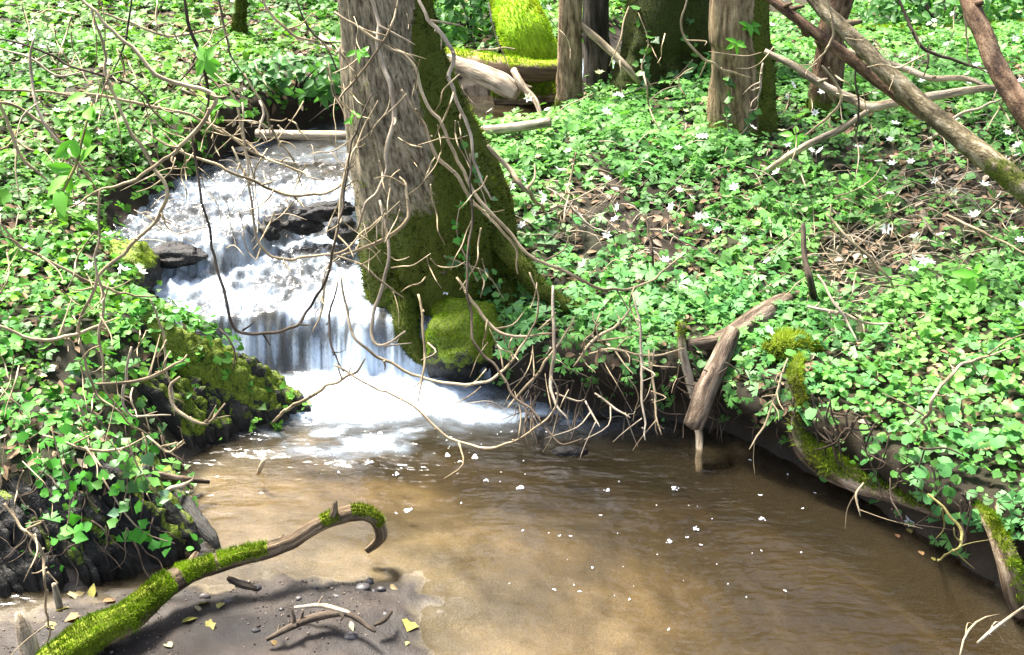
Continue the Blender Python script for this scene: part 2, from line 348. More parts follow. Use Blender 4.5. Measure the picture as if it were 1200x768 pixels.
# bank height, steep width, slope beyond, overhang
LP = [(.35, .5, .15, 0)] * 3 + [(.32, .3, .3, .0), (.36, .3, .35, .02), (.34, .32, .4, .02), (.34, .35, .45, 0), (.32, .4, .5, 0), (.30, .4, .5, 0), (.16, .25, .4, 0), (.06, .2, .3, 0), (.10, .2, .35, 0), (.14, .2, .4, 0), (.16, .22, .4, 0),
      (.22, .25, .35, 0), (.2, .25, .3, .02), (.16, .2, .3, .04), (.16, .16, .3, .06), (.2, .12, .25, .1), (.22, .1, .22, .12), (.16, .12, .2, .06), (.1, .2, .15, 0), (.1, .3, .12, 0), (.1, .3, .12, 0), (.1, .3, .12, 0)]
RP = [(.3, .12, .2, .12)] * 2 + [(.28, .12, .28, .12), (.27, .11, .28, .12), (.26, .11, .26, .13), (.26, .11, .22, .14), (.27, .11, .16, .16), (.28, .11, .13, .17), (.29, .11, .12, .17), (.28, .11, .12, .15),
      (.22, .12, .12, .08), (.2, .14, .12, .03), (.14, .16, .1, 0), (.12, .16, .1, 0), (.10, .16, .1, 0), (.08, .16, .1, 0), (.07, .16, .08, 0), (.07, .16, .07, 0), (.06, .16, .07, 0),
      (.06, .2, .08, 0), (.08, .2, .1, 0), (.1, .2, .1, 0), (.1, .2, .1, 0)]
LC, RC = chain(LEFT), chain(RIGHT)
POLY = np.vstack([LC, RC[::-1]])[:, :2]
SA = np.vstack([LC[:-1], RC[:-1]]); SB = np.vstack([LC[1:], RC[1:]])
QA = np.vstack([np.array(LP)[:-1], np.array(RP)[:-1]]); QB = np.vstack([np.array(LP)[1:], np.array(RP)[1:]])
NL = len(LC) - 1
SAND = np.array([pz(a, b, .02)[:2] for a, b in ((-200, 800), (40, 715), (180, 690), (260, 684), (330, 672), (400, 668), (470, 680), (492, 705), (490, 745), (505, 800), (400, 900), (0, 980))])
def poly_sd(poly, x, y):
    d = np.full(x.shape, 1e9); ins = np.zeros(x.shape, bool); k = len(poly)
    for i in range(k):
        a, b = poly[i], poly[(i + 1) % k]; e = b - a
        t = np.clip(((x - a[0]) * e[0] + (y - a[1]) * e[1]) / (e @ e), 0, 1)
        d = np.minimum(d, np.hypot(x - a[0] - e[0] * t, y - a[1] - e[1] * t))
        c = ((a[1] > y) != (b[1] > y)) & (x < (b[0] - a[0]) * (y - a[1]) / (b[1] - a[1] + 1e-12) + a[0]); ins ^= c
    return np.where(ins, -d, d)
def water_level(x, y, streaks=True):
    w = 0
    y1 = 4.03 + .05 * vnoise(x * 3, 0, 0, 11) - .06 * ss((x + .75) / .2)
    if streaks: y1 = y1 + .022 * vnoise(x * 11, y * 2, 0, 12) + .009 * vnoise(x * 47 + 3 * vnoise(x * 6, 0, 0, 9), y * 2, 0, 13) + .005 * vnoise(x * 110, y * 3, 0, 16)
    w = w + .22 * ss((y - y1) / .13) ** .8 + .05 * np.clip((y - 4.15) / .4, 0, 1)
    y2 = 4.45 + .5 * ss((x + 1.3) / .3) + .03 * vnoise(x * 5, 1, 0, 14)
    if streaks: y2 = y2 + .02 * vnoise(x * 26, y * 3, 0, 15)
    w = w + .14 * ss((y - y2) / .16) + .07 * np.clip((y - 5.0) / .8, 0, 1) + .14 * ss((y - 7.15) / .3)
    return w
def field(x, y):
    """distance to the water's edge (negative inside), nearest edge point, blended bank parameters"""
    n = x.size; best = np.full(n, 1e9); nx = np.zeros(n); ny = np.zeros(n); W = np.zeros(n); acc = np.zeros((n, 5)); dl = np.full(n, 1e9); dr = np.full(n, 1e9)
    for k in range(len(SA)):
        a, b = SA[k], SB[k]; e = b[:2] - a[:2]
        t = np.clip(((x - a[0]) * e[0] + (y - a[1]) * e[1]) / (e @ e), 0, 1)
        qx, qy = a[0] + e[0] * t, a[1] + e[1] * t; d = np.hypot(x - qx, y - qy)
        m = d < best; best[m] = d[m]; nx[m] = qx[m]; ny[m] = qy[m]
        if k < NL: dl = np.minimum(dl, d)
        else: dr = np.minimum(dr, d)
        w = np.linalg.norm(e) / (d * d + .004) ** 2
        par = np.concatenate([[a[2]], QA[k]])[None] * (1 - t[:, None]) + np.concatenate([[b[2]], QB[k]])[None] * t[:, None]
        acc += par * w[:, None]; W += w
    acc /= W[:, None]; sd = poly_sd(POLY, x, y)
    return sd, nx, ny, acc, dl, dr
def terrain(x, y, full=False):
    sh = x.shape; x = x.ravel().astype(float); y = y.ravel().astype(float)
    sd, nx, ny, a, dl, dr = field(x, y); d = np.maximum(sd, 0)
    z0, bh, bw, sl_, ov = a.T
    ov = ov * (1.15 + .7 * vnoise(x * 5, y * 5, 0, 21))
    far = np.maximum(d - bw, 0); rise = 1 - np.exp(-far / 1.1)
    h = z0 - .03 + (bh + .03) * ss(d / bw) ** .85 + sl_ * 1.1 * rise + .05 * np.maximum(far - 1, 0)
    amp = np.clip(d / .5, .12, 1)
    h += amp * (.055 * fbm(x * 1.1, y * 1.1, 0, 3, 31) + .03 * fbm(x * 4, y * 4, 0, 3, 33)) + .008 * fbm(x * 18, y * 18, 0, 3, 35)
    h += .55 * np.maximum(y - 11, 0) * ss((y - 11) / 4) * .9 + .2 * np.maximum(np.abs(x) - 6, 0)       # valley sides out of view; far rise added to darken the pool's reflections
    h = np.where(h > 40, 40, h)
    wl_ = water_level(x, y, False); cas = ss((y - 3.85) / .3)
    t = dr / (dl + dr + 1e-6)
    deep = (.045 + .34 * (1 - ss((t - .1) / .55))) * (1 - cas) + .07 * cas
    ins = -np.minimum(sd, 0)
    bed = wl_ - .03 - deep * ss(ins / .22) + .02 * fbm(x * 3, y * 3, 0, 4, 37) * (1 - cas) + .02 * fbm(x * 9, y * 9, 0, 3, 38) * cas
    sb = poly_sd(SAND, x, y); bar = np.where(sb < 0, .004 + .05 * (1 - np.exp(sb / .25)), .004 - sb * .14) + .016 * fbm(x * 4, y * 4, 0, 4, 39) + .011 * fbm(x * 20, y * 20, 0, 4, 40)
    bed = np.where(bar > bed, bar, bed)
    z = np.where(sd > 0, np.maximum(h, np.where(sb < .1, bar, -9)), bed)
    rel = np.clip((z - z0) / (bh + 1e-6), 0, 2)
    s = ov * np.exp(-((rel - .85) / .38) ** 2) * np.exp(-d / .35) * (sd > 0)
    ux, uy = np.where(d > 1e-4, (nx - x) / (d + 1e-6), 0), np.where(d > 1e-4, (ny - y) / (d + 1e-6), 0)
    X, Y = x + ux * s, y + uy * s
    nd = .045 * np.exp(-d / .25) * (sd > .01); X = X + nd * fbm(x * 9, y * 9, z * 14, 3, 23); Y = Y + nd * fbm(x * 9 + 40, y * 9, z * 14, 3, 24)
    if full: return X.reshape(sh), Y.reshape(sh), z.reshape(sh), sd.reshape(sh), sb.reshape(sh), dl.reshape(sh), dr.reshape(sh), rel.reshape(sh)
    return z.reshape(sh)

# ------------------------------------------------------------------ ground
def axis(a, b, s, lo, hi):
    c = list(np.arange(a, b, s)); st = s
    while c[-1] < hi: st *= 1.12; c.append(c[-1] + st)
    st = s; f = []
    v = a
    while v > lo: st *= 1.12; v -= st; f.append(v)
    return np.array(f[::-1] + c)
gx, gy = axis(-2.9, 3.1, .021, -70, 70), axis(2.0, 7.4, .021, -25, 90)
GX, GY = np.meshgrid(gx, gy, indexing='ij')
X, Y, Z, SD, SB_, DL, DR, REL = terrain(GX, GY, True)
def lerp3(c, d, t): return np.asarray(c) * (1 - t[..., None]) + np.asarray(d) * t[..., None]
nz = .5 + .5 * fbm(X * 2.2, Y * 2.2, 0, 4, 41)
soil = lerp3((.008, .006, .004), (.038, .027, .016), nz)
green = lerp3((.012, .018, .006), (.035, .042, .012), .5 + .5 * fbm(X * 3, Y * 3, 0, 4, 43))
gcol = lerp3(soil, green, ss((fbm(X * 1.5, Y * 1.5, 0, 4, 44) + .3) / .5)[..., ] * ss(SD / .3) * .6) if False else soil * (1 - (.6 * ss(SD / .3) * ss((fbm(X * 1.5, Y * 1.5, 0, 4, 44) + .3) / .5))[..., None]) + green * (.6 * ss(SD / .3) * ss((fbm(X * 1.5, Y * 1.5, 0, 4, 44) + .3) / .5))[..., None]
sand = lerp3((.045, .036, .021), (.19, .153, .097), ss(.55 + .8 * fbm(X * 2.2, Y * 4, 0, 5, 45)))
silt = lerp3((.022, .017, .010), (.06, .047, .028), .5 + .5 * fbm(X * 5, Y * 5, 0, 4, 46))
ft = DR / (DL + DR + 1e-6)
bedc = silt + (sand - silt) * ss((ft - .2 + .3 * fbm(X * 2.5, Y * 2.5, 0, 4, 47) - .25 * ss((Y - 3.0) / .7)) / .4)[..., None]
mud = lerp3((.008, .006, .005), (.038, .028, .022), ss(.5 + .8 * fbm(X * 7, Y * 7, 0, 6, 48)))
inw = ss(-SD / .06)[..., None]
cb = ss((Y - 3.95) / .2)[..., None]; bedc = bedc * (1 - cb) + lerp3((.02, .022, .022), (.075, .075, .068), .5 + .5 * fbm(X * 7, Y * 7, 0, 4, 49)) * cb
gcol = gcol * (1 - inw) + bedc * inw
bar = (ss((Z + .002) / .012) * (SB_ < .25))[..., None]; bar = bar * (SD < .12)[..., None]
gcol = gcol * (1 - bar) + mud * bar
wet = np.clip(1 - (Z - .0) / .08, 0, 1) * (Y < 4)
gme = raw_mesh('ground', np.stack([X, Y, Z], -1).reshape(-1, 3), [grid_faces(*GX.shape)[:, ::-1]], True, {'Col': gcol.reshape(-1, 3), 'wet': wet.ravel()}, [M['ground']])
tag(link('ground', gme), 'dark earth banks and sandy bed of the woodland stream', 'ground', None, 'structure')

_T = np.concatenate([np.arange(1.2, 8, .012), np.arange(8, 25, .05)])
_LV = np.where(SD < 0, np.maximum(Z, water_level(GX, GY, False)), Z)
def gd(px, py):
    """forward depth at which the line of sight meets the ground or the water"""
    r = ray(px, py); x, y, z = r[0] * _T, r[1] * _T, CAM_H + r[2] * _T
    i = np.clip(np.searchsorted(gx, x) - 1, 0, len(gx) - 2); j = np.clip(np.searchsorted(gy, y) - 1, 0, len(gy) - 2)
    fx, fy = (x - gx[i]) / (gx[i + 1] - gx[i]), (y - gy[j]) / (gy[j + 1] - gy[j])
    h = (_LV[i, j] * (1 - fx) + _LV[i + 1, j] * fx) * (1 - fy) + (_LV[i, j + 1] * (1 - fx) + _LV[i + 1, j + 1] * fx) * fy
    k = np.nonzero(z < h)[0]; return _T[k[0]] if len(k) else 12.
def gp(px, py): return pd(px, py, gd(px, py))
# ------------------------------------------------------------------ stream water
wx = np.concatenate([np.arange(-2.6, -2.0, .03), np.arange(-2.0, .3, .0095), np.arange(.3, 3.4, .022)])
wy = np.concatenate([np.arange(.7, 3.3, .022), np.arange(3.3, 5.7, .0088), np.arange(5.7, 10.8, .03)])
WX, WY = np.meshgrid(wx, wy, indexing='ij')
wsd = poly_sd(POLY, WX.ravel(), WY.ravel()).reshape(WX.shape)
WZ = water_level(WX, WY)
mid = ss((WY - 4.0) / .25) * (1 - ss((WY - 5.6) / .8)); slope = np.abs(np.gradient(water_level(WX, WY, False), axis=1)) / np.gradient(wy)[None]
turb = mid * (.4 + .6 * ss((.78 - np.abs(WY - 4.78)) / .35))
WZ += 1.35 * turb * (.026 * fbm(WX * 7, WY * 10, 0, 4, 51) - .02 * np.abs(fbm(WX * 16, WY * 22, 0, 3, 52)) + .008 * vnoise(WX * 55, WY * 40, 0, 53))
boil = np.exp(-((WY - 3.88 - .0 * WX) / .14) ** 2) * ss((WX + 1.25) / .2) * (1 - ss((WX + .35) / .3))
WZ += boil * (.02 + .03 * fbm(WX * 12, WY * 12, 0, 4, 54))
WZ += (1 - mid) * (.004 * fbm(WX * 5, WY * 8, 0, 2, 55) + .0004 * vnoise(WX * 30, WY * 40, 0, 56)) * (1 + 2 * np.exp(-((WY - 3.6) / .4) ** 2))
# foam: falling sheets, the plunge pool and the broken riffles
Yc1 = WY - (4.03 + .05 * vnoise(WX * 3, 0, 0, 11) - .06 * ss((WX + .75) / .2))
sheet = np.exp(-((Yc1 - .045) / .055) ** 2) * (.72 + .3 * vnoise(WX * 30 + 4 * vnoise(WX * 5, 0, 0, 9), WY * 4, 0, 61) + .3 * vnoise(WX * 110, WY * 9, 0, 62) + .2 * vnoise(WX * 8, WY * 3, 0, 74))
Yc2 = WY - (4.45 + .5 * ss((WX + 1.3) / .3))
sheet2 = np.exp(-((Yc2 - .06) / .08) ** 2) * (.55 + .45 * vnoise(WX * 32, WY * 8, 0, 63))
foot2 = np.exp(-((Yc2 + .04) / .07) ** 2) * (.9 + .4 * fbm(WX * 12, WY * 14, 0, 3, 64))
fpx, fpy, _ = project(np.stack([WX, WY, WZ], -1))
dx_, dy_ = (fpx - 445) / 120, (fpy - 455) / 30
plunge = np.exp(-np.maximum(0, np.hypot((WX + .62) / .42, (WY - 3.86) / .17) - .5) ** 2 * 1.6) * (1.1 + .5 * fbm(WX * 10, WY * 14, 0, 4, 75))
tail = 1.15 * np.exp(-((WX + .06) / .42) ** 2 - ((WY - 3.72 + .12 * (WX + .1)) / .12) ** 2) * (.75 + .9 * fbm(WX * 9, WY * 12, 0, 4, 65))
tail2 = np.exp(-((WX + .55) / .4) ** 2 - ((WY - 3.55) / .16) ** 2) * (.45 + 1.1 * fbm(WX * 10, WY * 14, 0, 4, 66))
fl = fbm(WX * 15 + 3 * fbm(WX * 3, WY * 3, 0, 2, 70), WY * 9, 0, 4, 67); rif = turb * (.64 + .55 * fl + .45 * fbm(WX * 3.2, WY * 5, 0, 3, 69)) * (.85 + .35 * np.exp(-((WY - 4.35) / .2) ** 2))
rif2 = ss((WY - 5.0) / .2) * (1 - ss((WY - 6.2) / .3)) * (.34 + .7 * fbm(WX * 3.5, WY * 6, 0, 4, 68) + .35 * fbm(WX * 14, WY * 12, 0, 3, 71)) + np.exp(-((WY - 7.3) / .15) ** 2) * .9
sheet3 = np.exp(-((Yc1 - .19) / .12) ** 2) * (.66 + .5 * vnoise(WX * 28, WY * 4, 0, 72) + .3 * vnoise(WX * 60, WY * 8, 0, 73))
foam = np.clip(np.maximum.reduce([sheet3, sheet * 1.0, sheet2 * .8, foot2 * .9, plunge, tail, tail2, rif * .8, rif2 * .72]), 0, 1.3)
rip = (.38 + .45 * ss((WX - .0) / 1.2) + .45 * np.exp(-((WY - 3.5) / .3) ** 2)) * (1 - mid) + .75 * turb
nu, nv = WX.shape; N = nu * nv
cell = np.minimum.reduce([wsd[:-1, :-1], wsd[1:, :-1], wsd[:-1, 1:], wsd[1:, 1:]]) < .1
F = grid_faces(nu, nv)[cell.ravel()][:, ::-1]
E = np.concatenate([F[:, [0, 1]], F[:, [1, 2]], F[:, [2, 3]], F[:, [3, 0]]]); key = E[:, 0].astype(np.int64) * N + E[:, 1]; rev = E[:, 1].astype(np.int64) * N + E[:, 0]
Eb = E[~np.isin(key, rev)]
top = np.stack([WX, WY, WZ], -1).reshape(-1, 3); bot = top.copy(); bot[:, 2] = -.8
allV = np.vstack([top, bot]); allF = np.vstack([F, F[:, ::-1] + N, np.stack([Eb[:, 1], Eb[:, 0], Eb[:, 0] + N, Eb[:, 1] + N], 1)])
used = np.unique(allF); rem = np.full(2 * N, -1); rem[used] = np.arange(len(used))
wme = raw_mesh('stream', allV[used], [rem[allF]], True, {'foam': np.tile(foam.ravel(), 2)[used], 'ripple': np.tile(rip.ravel(), 2)[used]}, [M['water']])
tag(link('stream', wme), 'brown woodland stream with white cascade falling into a pool', 'stream', None, 'structure')

# ------------------------------------------------------------------ trees
def trunk_mesh(C, RX, RY, seg=40, n=80, ridge=.012, lump=.03, lobes=0, seed=0, mossf=None):
    """upright trunk from centres and half-widths; ridged bark, lumpy foot"""
    n0 = len(C); Q = resample(C, n); rx = np.interp(np.linspace(0, n0 - 1, n), range(n0), RX); ry = np.interp(np.linspace(0, n0 - 1, n), range(n0), RY)
    a = np.linspace(0, 2 * PI, seg, endpoint=False); z = Q[:, 2][:, None]; foot = ss((Q[0, 2] + .75 - z) / .75)
    ca, sa = np.cos(a)[None], np.sin(a)[None]
    rid = ridge * fbm(ca * 5.5 + seed, sa * 5.5, z * 2.2, 3, seed + 1) * 2 + ridge * .5 * vnoise(ca * 12, sa * 12, z * 4, seed + 5)
    lm = lump * fbm(ca * 2, sa * 2, z * 4, 4, seed + 2) * (.25 + 1.6 * foot)
    lm = lm + lump * .55 * fbm(ca * 6, sa * 6, z * 14, 3, seed + 7) * foot
    lob = lobes * np.cos(a * 5 + seed)[None] * foot ** 2
    V = np.stack([Q[:, :1] + ca * (rx[:, None] + rid + lm + lob), Q[:, 1:2] + sa * (ry[:, None] + rid + lm + lob), z + 0 * ca], -1)
    tc = np.stack([ca * rx.mean() + 0 * z, sa * rx.mean() + 0 * z, z + 0 * ca], -1)
    F = grid_faces(n, seg, True)
    mo = mossf(np.broadcast_to(a[None], (n, seg)), np.broadcast_to(z, (n, seg)), V) if mossf else np.zeros((n, seg))
    return V.reshape(-1, 3), [F], tc.reshape(-1, 3), np.clip(mo, 0, 1).ravel()
def bare_crown(tree, base, top_r, height, seed, spread=1.0, n=9):
    r = np.random.default_rng(seed); g = Geo()
    def branch(p, d, L, rad, lev):
        k = 4; P = [p]
        for i in range(k):
            d = d + r.normal(0, .16, 3); d[2] += .04; d /= np.linalg.norm(d); P.append(P[-1] + d * L / k)
        V, F, tc = tube(P, [rad, rad * .8, rad * .55], 6 if lev < 2 else 4, 7); g.add(V, F, tc=tc, moss=np.zeros(len(V)))
        if lev < 3:
            for i in range(3 if lev else n):
                j = r.integers(1, k + 1); e = d + r.normal(0, .7, 3); e /= np.linalg.norm(e); branch(P[j], e, L * r.uniform(.45, .7), rad * .5, lev + 1)
    branch(np.asarray(base, float), np.array([0, 0, 1.]) + r.normal(0, .1, 3), height, top_r, 0)
    return g.build('crown', M['bark_dark'], tree)
def px_trunk(rows, Y):
    """rows of (picture row, left, right) -> centres and half-widths on the vertical plane y = Y"""
    C, R = [], []
    for py, xl, xr in rows:
        p = pY((xl + xr) / 2, py, Y); C.append(p); R.append((xr - xl) / 2 / FPX * depth(p))
    return np.array(C[::-1]), np.array(R[::-1])
def up_extend(C, R, h, lean=(0, 0), taper=.8):
    top, r = C[-1], R[-1]
    return np.vstack([C, [top + np.array([lean[0], lean[1], h * .5]), top + np.array([lean[0] * 2.1, lean[1] * 2, h])]]), np.concatenate([R, [r * (taper + 1) / 2, r * taper]])
# the big tree at the cascade
rows = [(0, 398, 508), (60, 400, 521), (120, 404, 545), (180, 410, 574), (240, 419, 600), (300, 424, 606), (350, 428, 602), (400, 432, 596), (425, 436, 590)]
TY = 4.42
C, R = px_trunk(rows, TY); C, R = up_extend(C, R, 3.2, (-.12, .1), .75)
C = np.vstack([C[0] + [0, 0, -.25], C]); R = np.concatenate([[R[0] * 1.05], R])
def mf(a, z, V):
    s = np.cos(a); lim = .05 + (z - .75) * .75                       # moss climbs the right-hand flank, the left face stays bare higher up
    m = ss((s - lim) / .35 + .25)
    nz_ = fbm(V[..., 0] * 7, V[..., 1] * 7, V[..., 2] * 5, 4, 17); return np.clip(np.maximum(m, ss((.92 + .25 * s - z) / .4)) * (1 - .35 * ss((.2 - z) / .2)) + .55 * nz_ * ss((1.5 - z) / .3), 0, 1)
base = np.array([C[1][0], TY, 0.]); t1 = empty('tree', base, 'broad grey tree trunk with mossy flared foot beside the cascade', 'tree')
V, F, tc, mo = trunk_mesh(C, R, np.minimum(R, .30) * .95, 72, 150, .014, .035, .02, 3, mf)
Geo().add(V, F, tc=tc, moss=mo).build('trunk', M['bark_grey'], t1)
moss_on(t1, V, F, np.clip(mo, 0, 1) * (V[:, 2] < 2.2), 62000, .018, .0045, (.014, .017, .003), (.15, .155, .010))
moss_on(t1, V, F, np.clip(mo, 0, 1) * ss((.55 - V[:, 2]) / .3) * ss((V[:, 0] - C[2][0]) / .15 + .2), 30000, .016, .004, (.06, .085, .004), (.26, .32, .012))
bare_crown(t1, C[-1], R[-1], 2.6, 3, n=6)
for i, (pts, r0) in enumerate([([(560, 250), (600, 300), (640, 345), (690, 372)], .04), ([(470, 330), (478, 390), (500, 430)], .045), ([(590, 330), (608, 390), (640, 430)], .035)]):
    P = [pd(a, b, depth(np.array([0, TY, .5])) - .12 - .25 * k / 3) if k < len(pts) - 1 else gp(a, b) for k, (a, b) in enumerate(pts)]
    V, F, tc = tube(P, [r0 * 1.3, r0, r0 * .6], 14, 30, .25, 6, 12, i + 3); mo = np.full(len(V), .8)
    r_ = Geo().add(V, F, tc=tc, moss=mo).build('root', M['bark_grey'], t1)
    V2 = V; moss_on(t1, V2, F, mo, 5000, .014, .004)
# other trunks: label, rows, material, base pixel, lean, moss height, crown
def plain_tree(name, label, rows, base_px, mat, lean, mossh, height, seed, fl=1.5, dy=0, mcol=(MOSS_D, MOSS_L), side=None, cat='tree'):
    b = gp(*base_px); Y = b[1] + dy; C, R = px_trunk(rows, Y); C, R = up_extend(C, R, height, lean, .7)
    C = np.vstack([[C[0][0], Y, b[2] - .12], C]); R = np.concatenate([[R[0] * fl], R])
    def mf(a, z, V):
        m = ss((mossh + b[2] - z) / .25 + .3)
        if side is not None: m = np.maximum(m, ss((np.cos(a - side) - .35) / .4))
        return m
    t = empty(name, (C[0][0], Y, b[2]), label, cat)
    V, F, tc, mo = trunk_mesh(C, R, R, 32, 90, R.mean() * .07, R.mean() * .14, R.mean() * .12, seed, mf)
    Geo().add(V, F, tc=tc, moss=mo).build('trunk', mat, t)
    moss_on(t, V, F, mo * .9 * (V[:, 2] < 2.4), 14000, .016, .006, *mcol)
    bare_crown(t, C[-1], R[-1], 2.4, seed, n=5); return t, C, R
t2, C2, R2 = plain_tree('tree', 'tan trunk with dark mossy foot and ivy, standing on the flowery bank', [(0, 833, 903), (60, 834, 904), (110, 835, 906), (150, 832, 912), (165, 828, 918)], (872, 166), M['bark_tan'], (.02, .1), .12, 3, 21, 1.2, .16, (( .03, .04, .006), (.11, .13, .012)), side=-.3)
plain_tree('tree', 'slender tan trunk with bright moss at its foot, before the mossy logs', [(0, 655, 683), (60, 654, 682), (110, 652, 682), (132, 650, 685)], (668, 133), M['bark_tan'], (.0, .05), .12, 3, 22, 1.3, .08)
plain_tree('tree', 'dark grey trunk close behind the slender tan trunk', [(0, 683, 714), (60, 684, 716), (100, 684, 720)], (702, 108), M['bark_dark'], (.05, .1), -.2, 3, 23, 1.3, .1)
plain_tree('tree', 'massive dark trunk with a thick coat of moss and ivy', [(0, 736, 838), (60, 728, 838), (95, 718, 840), (108, 712, 842)], (776, 110), M['bark_dark'], (.1, .3), .7, 3, 24, 1.1, .3, ((.012, .018, .003), (.10, .115, .010)))
plain_tree('tree', 'leaning reddish brown trunk with mossy foot behind crossed saplings', [(0, 968, 1000), (60, 957, 992), (110, 948, 984), (136, 940, 984)], (962, 138), M['bark_red'], (.4, .1), .14, 3, 25, 1.2, .08)
plain_tree('tree', 'thin mossy sapling rising from the far bank beside anemones', [(-10, 276, 288), (20, 274, 287), (45, 272, 292)], (281, 48), M['bark_olive'], (.05, .1), .5, 2.6, 26, 1.3, .05)

# ------------------------------------------------------------------ logs, branches and twigs traced as curves with a depth
def curve_pts(spec, d0, d1, ends='', lift=.0):
    """(px, py) list -> places; the forward depth runs d0 -> d1, never behind the ground; 'g' ends lie on it"""
    n = len(spec); out = []
    for i, (a, b) in enumerate(spec):
        g = gd(a, b); t = i / (n - 1)
        if isinstance(d0, str) : d = g - lift
        else: d = min(d0 * (1 - t) + d1 * t, g - .02)
        if ('s' in ends and i == 0) or ('e' in ends and i == n - 1): d = g
        out.append(pd(a, b, d))
    return np.array(out)
seedc = [100]
def limb(name, label, cat, spec, d0, d1, w, mat, group=None, ends='', lift=0., rough=.18, moss=None, mossn=4000, mlen=.012, mcol=None, seg=12, knots=0, parent=None, P=None, wob=.004, mw=.0035, step=.02, twiggy=False):
    """a branch or log: w = widths in pixels along it; moss(t, up) -> cover"""
    seedc[0] += 1; sd_ = seedc[0]
    if P is None: P = curve_pts(spec, d0, d1, ends, lift)
    w = np.interp(np.linspace(0, 1, len(P)), np.linspace(0, 1, len(w)), w)
    R = np.array([ww / 2 / FPX * depth(p) for ww, p in zip(w, P)])
    L = np.linalg.norm(np.diff(P, axis=0), axis=1).sum()
    V, F, tc = tube(P, R, seg, max(8, int(L / step)), rough, 5, 6, sd_, wob)
    o = np.array(P[0] if P[0][2] < P[-1][2] else P[-1])
    if moss is None:
        g = Geo().add(V, F, tc=tc, moss=np.zeros(len(V)))
        for k in range(knots): add_knot(g, P, R, sd_ + k, twiggy)
        ob = g.build(name, mat, parent, origin=o)
        return tag(ob, label, cat, group) if parent is None else ob
    root = empty(name, o, label, cat, group)
    s = (tc[:, 2] - tc[0, 2]) / L
    C = np.repeat(resample(P, (len(V) - 2) // seg), seg, 0); C = np.vstack([C, C[:1], C[-1:]])
    up = (V - C)[:, 2] / (np.linalg.norm(V - C, axis=1) + 1e-6)
    mo = np.clip(moss(s, up) + .25 * fbm(V[:, 0] * 14, V[:, 1] * 14, V[:, 2] * 14, 3, sd_), 0, 1)
    g = Geo().add(V, F, tc=tc, moss=mo)
    for k in range(knots): add_knot(g, P, R, sd_ + k)
    g.build('wood', mat, root)
    c0, c1 = mcol or (MOSS_D, MOSS_L)
    moss_on(root, V, F, ss((mo - .35) / .3), mossn, mlen, mw, c0, c1)
    return root
def add_knot(g, P, R, s, twiggy=False):
    r = np.random.default_rng(s); Q, RR = resample(P, 40, R); i = r.integers(4, 36); d = r.normal(0, 1, 3); t = Q[i + 1] - Q[i - 1]; t /= np.linalg.norm(t); d -= t * (d @ t); d = d / np.linalg.norm(d) + t * .6
    L = min(.05, max(.02, RR[i] * r.uniform(2, 5))); L = r.choice((.008, .012, .03, .06, .11)) if twiggy else L; V, F, tc = tube([Q[i], Q[i] + d * L * .6, Q[i] + d * L + r.normal(0, .2, 3) * L], [RR[i] * .75, RR[i] * .5, RR[i] * .25], 6, 7)
    g.add(V, F, tc=tc, moss=np.zeros(len(V)))
LIME = ((.12, .17, .008), (.36, .42, .02))
# background logs
limb('mossy_log', 'leaning log thick with lime green moss by the far cascade', 'log', [(588, -60), (600, 0), (618, 45), (636, 92)], 7.4, 6.75, [46, 50, 56, 62], M['moss_lime'], ends='e', moss=lambda s, u: .95 - .1 * u * 0, mossn=14000, mcol=((.2, .28, .01), (.5, .55, .03)), mlen=.02, mw=.007, seg=20, rough=.1)
limb('fallen_log', 'brown log with mossy upper side spanning the far stream', 'log', None, 0, 0, [18, 24, 26, 26], M['wood_log'], P=np.array([pY(522, 66, 6.9), pY(560, 73, 6.8), pY(610, 82, 6.7), pY(662, 84, 6.75)]), moss=lambda s, u: u * .7 + .1, mossn=5000, mcol=LIME, mlen=.016, mw=.006, seg=16)
limb('pale_log', 'pale barkless log tilted into the water under the brown log', 'log', None, 0, 0, [18, 24, 26, 16], M['wood_pale'], P=np.array([pY(524, 72, 6.75), pY(560, 86, 6.6), pY(590, 100, 6.5), pY(606, 112, 6.45)]), seg=16, rough=.1)
limb('mossy_log', 'short mossy log lying low in the far stream', 'log', None, 0, 0, [22, 30, 30, 18], M['wood_brown'], P=np.array([pz(580, 112, .53), pz(612, 110, .55), pz(640, 108, .56), pz(664, 110, .58)]), moss=lambda s, u: .45 + u * .6, mossn=6000, mcol=LIME, mlen=.022, mw=.006, seg=14)
limb('bleached_stick', 'bleached crooked stick propped above the far pool', 'stick', None, 0, 0, [8, 9, 7, 5], M['wood_pale'], P=np.array([pY(602, 82, 6.5), pY(612, 100, 6.4), pY(626, 117, 6.3), pY(633, 136, 6.2)]), knots=2)
limb('spanning_pole', 'straight pale greenish pole laid across the stream behind the big tree', 'log', None, 0, 0, [10, 12, 12, 12], M['wood_pale'], P=np.array([pz(300, 157, .6), pz(400, 159, .6), pz(520, 157, .63), pz(600, 150, .68), pz(645, 143, .71)]), seg=12, rough=.06, wob=.0)
limb('mossy_log', 'mossy log lying across the flowery bank beyond the saplings', 'log', [(1000, 40), (1060, 42), (1130, 40), (1215, 32)], 'g', 0, [18, 20, 20, 22], M['wood_brown'], lift=.08, moss=lambda s, u: .4 + u * .5, mossn=6000, mcol=LIME, mlen=.016, mw=.006, seg=14)
limb('broken_log', 'pale broken trunk end leaning beyond the reddish tree', 'log', [(1003, -20), (1020, 8), (1040, 26)], 9.0, 8.6, [16, 18, 14], M['wood_pale'], ends='e', seg=12)
limb('dead_branch', 'pale fallen branch lying along the far left bank top', 'branch', [(330, 15), (370, 42), (400, 68), (415, 100)], 'g', 0, [8, 11, 11, 7], M['wood_pale'], lift=.05, knots=2)
